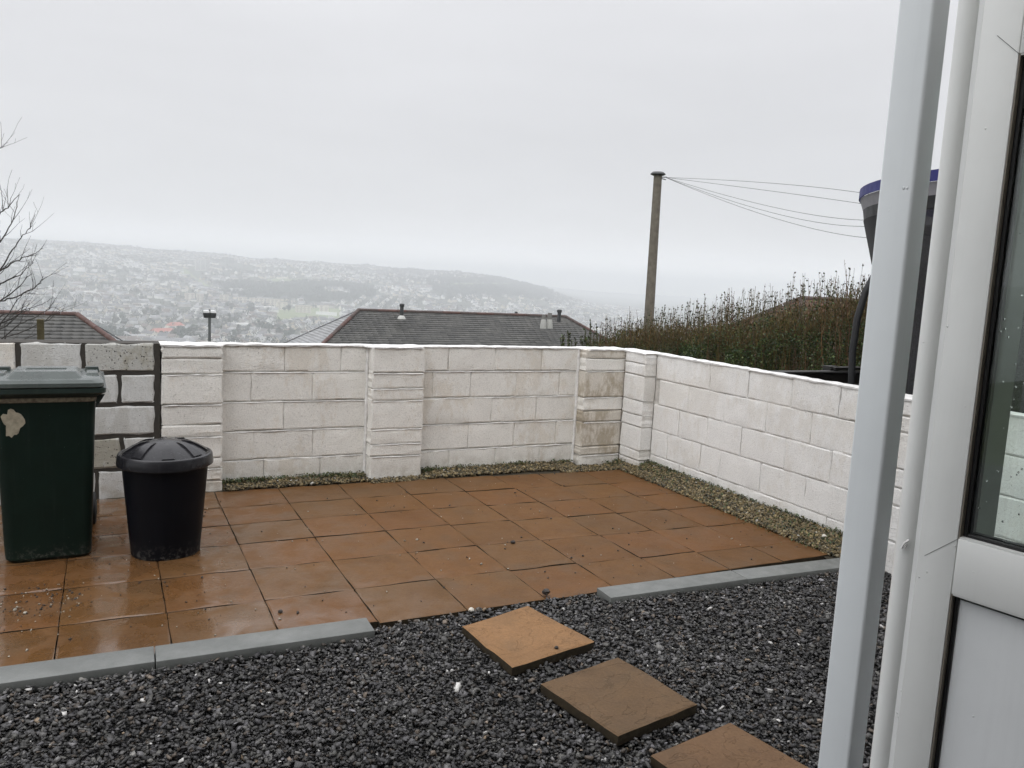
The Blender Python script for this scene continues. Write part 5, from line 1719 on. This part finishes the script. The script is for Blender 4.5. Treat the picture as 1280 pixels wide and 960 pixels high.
# long red roofs
for (x, y, L, rot_, nm) in ((203, 418, 44, .62, 'long red-roofed building beside the road just above the wall'), (219, 410, 30, .6, 'shorter red-roofed building behind the long red roof')):
    gx_, gy_, gz_, r_ = ground_at(x, y)
    root = empty('red_roofed_building', (gx_, gy_, gz_), rot_, label=nm, cat='building')
    B().box(-L / 2, L / 2, -8, 8, -3, 5).obj('wall', M_FLATW, parent=root)
    hx = L / 2 + .5
    B().add([(-hx, -8.6, 4.7), (hx, -8.6, 4.7), (hx - 5, 0, 10.5), (-hx + 5, 0, 10.5), (-hx, 8.6, 4.7), (hx, 8.6, 4.7)], [(0, 1, 2, 3), (3, 2, 5, 4), (0, 3, 4), (1, 5, 2), (0, 4, 5, 1)]).obj('roof', M_REDR, parent=root)
# row of white gabled roofs close above the wall
for k, (x, y) in enumerate(((248, 423), (257, 424), (269, 424.5), (280, 425), (231, 428))):
    gx_, gy_, gz_, r_ = ground_at(x, y + 3)
    root = empty('gabled_house', (gx_, gy_, gz_), .55, label=['white-roofed gabled house just left of the floodlight mast', 'white-roofed gabled house touching the floodlight mast', 'white-roofed gabled house just right of the floodlight mast', 'rightmost white-roofed gabled house of the row', 'wide white roof low against the wall top, left of the gabled row'][k], cat='house', group='white-roofed gabled houses')
    B().box(-6, 6, -4.2, 4.2, -3, 5).obj('wall', M_FLATB, parent=root)
    B().add([(-6.2, -4.8, 4.6), (6.2, -4.8, 4.6), (6.2, 0, 8), (-6.2, 0, 8), (-6.2, 4.8, 4.6), (6.2, 4.8, 4.6)], [(0, 1, 2, 3), (3, 2, 5, 4), (0, 3, 4), (1, 5, 2), (0, 4, 5, 1)]).obj('roof', M_WHITER, parent=root)
    B().box(-6.1, -5.98, -1, 1, 1.5, 4).obj('window', M_TWIN, parent=root)
# big pale sheds far right in the plain and long white buildings on the slope
for (x, y, L, W_, rot_, nm) in ((768, 388, 260, 22, .9, 'long white industrial shed in the misty plain left of the telegraph pole'), (757, 384, 120, 20, .3, 'smaller pale shed behind the long one in the misty plain'),
                         (118, 340, 120, 14, .1, 'long pale school building high on the left slope'), (295, 364, 40, 12, .2, 'pale building inside the blue-grey wood'),
                         (330, 388, 52, 24, .15, 'broad pale low building below the cream flats'), (408, 394, 50, 10, -.35, 'pale pavilion at the right of the playing field'), (106, 368, 40, 14, .2, 'pale hall among houses at the left'), (296, 409, 46, 12, .05, 'long white building right of the floodlight')):
    gx_, gy_, gz_, r_ = ground_at(x, y)
    b = house_geo(L, W_, 6, .35, False, False)
    b.obj('shed', [M_WHITER, M_PALECOWL], loc=(gx_, gy_, gz_), rz=rot_, label=nm, cat='building')
# road
V, F = [], []
rp = [Vector((*q, 0)) for q in road_pts]
dense = []
for a, b_ in zip(rp[:-1], rp[1:]):
    for k in range(8): dense.append(a.lerp(b_, k / 8))
for k, p in enumerate(dense):
    d = (dense[min(k + 1, len(dense) - 1)] - dense[max(k - 1, 0)]).normalized(); s_ = Vector((-d.y, d.x, 0)) * 4.5
    for q in (p - s_, p + s_): V.append((q.x, q.y, tz(q.x, q.y) + .6))
for k in range(len(dense) - 1): F.append((2 * k, 2 * k + 1, 2 * k + 3, 2 * k + 2))
link('road', np_mesh('road', V, F, simple('pale_wet_road', (.28, .28, .28), .5)), label='pale road climbing through the town', kind='structure')

# trees of the valley
def crown_geo(n, rad, h, conif=False, lobes=7):
    """many small facets spread through lobes"""
    cs = []
    for k in range(lobes):
        t = random.random()
        if conif:
            t = k / (lobes - 1); rr2 = rad * (1 - t) * .62 + .4; cs.append((Vector((random.gauss(0, .3), random.gauss(0, .3), h * (.15 + .8 * t))), rr2))
        else:
            a = random.uniform(0, 6.28); q = random.uniform(0, .62) * rad
            cs.append((Vector((q * math.cos(a), q * math.sin(a), h * random.uniform(.38, .82))), rad * random.uniform(.32, .55)))
    V, F = [], []
    for _ in range(n):
        c_, r_ = random.choice(cs)
        d = Vector((random.gauss(0, 1), random.gauss(0, 1), random.gauss(0, 1))).normalized()
        p = c_ + d * r_ * random.uniform(.7, 1.08)
        a = Vector((random.gauss(0, 1), random.gauss(0, 1), random.gauss(0, .7))).normalized() * r_ * .40
        b_ = d.cross(a).normalized() * r_ * .40
        k = len(V); V += [tuple(p - a), tuple(p + b_), tuple(p + a), tuple(p - b_)]; F.append((k, k + 1, k + 2, k + 3))
    return np.array(V), np.array(F)
def tree_mat(name, c1, c2):
    m = Mat(name, rough=.9, spec=.15)
    m.color(m.mix(m.rng(m.rand(), 0, 1), c1, c2)); return m.m
M_TREE_B = tree_mat('bare_wood_crown', (.045, .043, .040), (.065, .058, .05))
M_TREE_G = tree_mat('dark_evergreen_crown', (.018, .032, .024), (.03, .045, .028))
M_TRUNK = simple('far_trunk', (.05, .045, .04), .9)
tree_meshes = {'leafless': [], 'evergreen': [], 'conifer': []}
for k in range(4):
    tree_meshes['leafless'].append(np_mesh('crown', *crown_geo(230, 5.2, 10), M_TREE_B))
    tree_meshes['evergreen'].append(np_mesh('crown', *crown_geo(230, 4.8, 10), M_TREE_G))
    tree_meshes['conifer'].append(np_mesh('crown', *crown_geo(220, 4.6, 13, True, 9), M_TREE_G))
trunk_me = B().tube([(0, 0, -2), (0, 0, 4), (.1, .1, 7.5)], [.35, .25, .12], 6).mesh('trunk', M_TRUNK)
def vtree(x, y, kind, s, label, group='trees in the valley town'):
    root = empty('tree', (x, y, tz(x, y)), random.uniform(0, 6.28), label=label, cat='tree', group=group)
    root.scale = (s, s, s)
    link('crown', random.choice(tree_meshes[kind]), parent=root); link('trunk', trunk_me, parent=root)
named = [(383, 404, 'conifer', 1.25, 'big dark conifer standing on the green playing field'), (391, 405, 'evergreen', .8, 'dark bush right beside the big field conifer'), (304, 396, 'conifer', 1.0, 'pointed dark conifer right of the floodlight head'),
         (361, 390, 'evergreen', 1.3, 'dark tree in front of the cream flats, left of the field'), (356, 391, 'evergreen', 1.0, 'lower dark tree beside the one in front of the flats'), (177, 377, 'conifer', 1.35, 'tall dark tree among the left streets'), (306, 372, 'evergreen', 1.3, 'dark evergreen at the foot of the blue wood'),
         (364, 402, 'evergreen', .6, 'small dark bush at the lower edge of the field, left'), (373, 402, 'evergreen', .6, 'small dark bush at the lower edge of the field, middle')]
for x, y, kd, s, lb in named:
    gx_, gy_, gz_, r_ = ground_at(x, y)
    vtree(gx_, gy_, kd, s * r_ / 1500, lb)
clusters = [(112, 416, 9, 16), (125, 422, 10, 17), (140, 424, 10, 16), (100, 412, 6, 10), (235, 419, 9, 10), (243, 417, 6, 8), (225, 424, 6, 8), (288, 404, 8, 9), (287, 388, 6, 5), (276, 412, 8, 10), (268, 405, 7, 8), (310, 388, 6, 8), (84, 372, 8, 14),
            (100, 388, 5, 12), (60, 380, 6, 12), (150, 405, 6, 10), (190, 396, 5, 10), (325, 412, 8, 14), (300, 420, 6, 10), (345, 418, 7, 12), (365, 424, 6, 10), (165, 425, 6, 8)]
for ci, (x, y, n_, sp_) in enumerate(clusters):
    for k in range(int(n_ * 1.4)):
        gx_, gy_, gz_, r_ = ground_at(x + random.uniform(-sp_, sp_), y + random.uniform(-4, 4))
        kd = random.choice(['leafless', 'leafless', 'evergreen', 'evergreen', 'conifer'])
        vtree(gx_, gy_, kd, random.uniform(1.1, 1.7), {'leafless': 'round leafless grey-brown tree', 'evergreen': 'round dark evergreen tree', 'conifer': 'pointed dark conifer'}[kd] + ', ' + where(gx_, gy_, gz_ + 4), 'valley trees: ' + kd)
# woods: joined crowns
wV, wF = [], []; base = 0
lobs = [crown_geo(26, 6.5, 10, False, 4) for _ in range(5)]
def wood_tree(x, y, s):
    global base
    V, F = random.choice(lobs)
    a = random.uniform(0, 6.28); c, s2 = math.cos(a), math.sin(a)
    W3 = np.stack([(V[:, 0] * c - V[:, 1] * s2) * s + x, (V[:, 0] * s2 + V[:, 1] * c) * s + y, V[:, 2] * s], -1)
    wV.append(W3); wF.append(F + base); base += len(V)
cnt = 0
wx = rng.uniform(-500, 2100, 70000); wy = rng.uniform(300, 4400, 70000)
wm, fm = cover_masks(wx, wy)
azw = np.degrees(np.arctan2(wx, wy)); rw = np.hypot(wx, wy)
inview = (azw > -7) & (azw < 34) & (rw > 420) & (rw < 4300)
pick = inview & (wm | ((rng.random(70000) < np.where(hzn(wx, wy, 95, 9) > .35, .50, .05)) & ~fm))
pick |= inview & (azw > 17) & (azw < 31) & (rw > 3000) & (rng.random(70000) < .35) & ~fm
wx, wy = wx[pick][:21000], wy[pick][:21000]
ra = np.radians(rng.uniform(-7, 29, 330)); rr3 = rng.uniform(4260, 4360, 330)
wx, wy = np.concatenate([wx, rr3 * np.sin(ra)]), np.concatenate([wy, rr3 * np.cos(ra)])
wz = terrain_z(wx, wy)
for x, y, z in zip(wx, wy, wz):
    wood_tree(x, y, random.uniform(.9, 1.6) * (.6 + .7 * math.sin(x / 70) ** 2) if math.hypot(x, y) > 4255 else random.uniform(.8, 1.4)); wV[-1][:, 2] += z - 1
m = Mat('wood_crowns', rough=.95, spec=.1)
m.color(m.mix(m.rng(m.noise(m.world_co(.05), 1.0, 3), .35, .65), (.035, .042, .040), (.055, .056, .048)))
link('distant_woods', np_mesh('distant_woods', np.concatenate(wV), np.concatenate(wF), m.m), label='blue-grey woods and tree belts on the hazy hills', kind='stuff')

# ------------------------------------------------------------------ haze
hb = B().box(-5200, 6200, -900, 7600, -175, 125)
hme = hb.mesh('haze', [])
hm = bpy.data.materials.new('haze_air'); hm.use_nodes = True
t = hm.node_tree; t.nodes.clear()
out = t.nodes.new('ShaderNodeOutputMaterial'); pv = t.nodes.new('ShaderNodeVolumePrincipled')
pv.inputs['Color'].default_value = (*HAZE_COLOR, 1)
pv.inputs['Density'].default_value = HAZE_DENSITY
pv.inputs['Anisotropy'].default_value = .32
t.links.new(pv.outputs[0], out.inputs['Volume'])
hme.materials.clear(); hme.materials.append(hm)
link('haze', hme, label='grey mist thickening over the valley', kind='stuff')
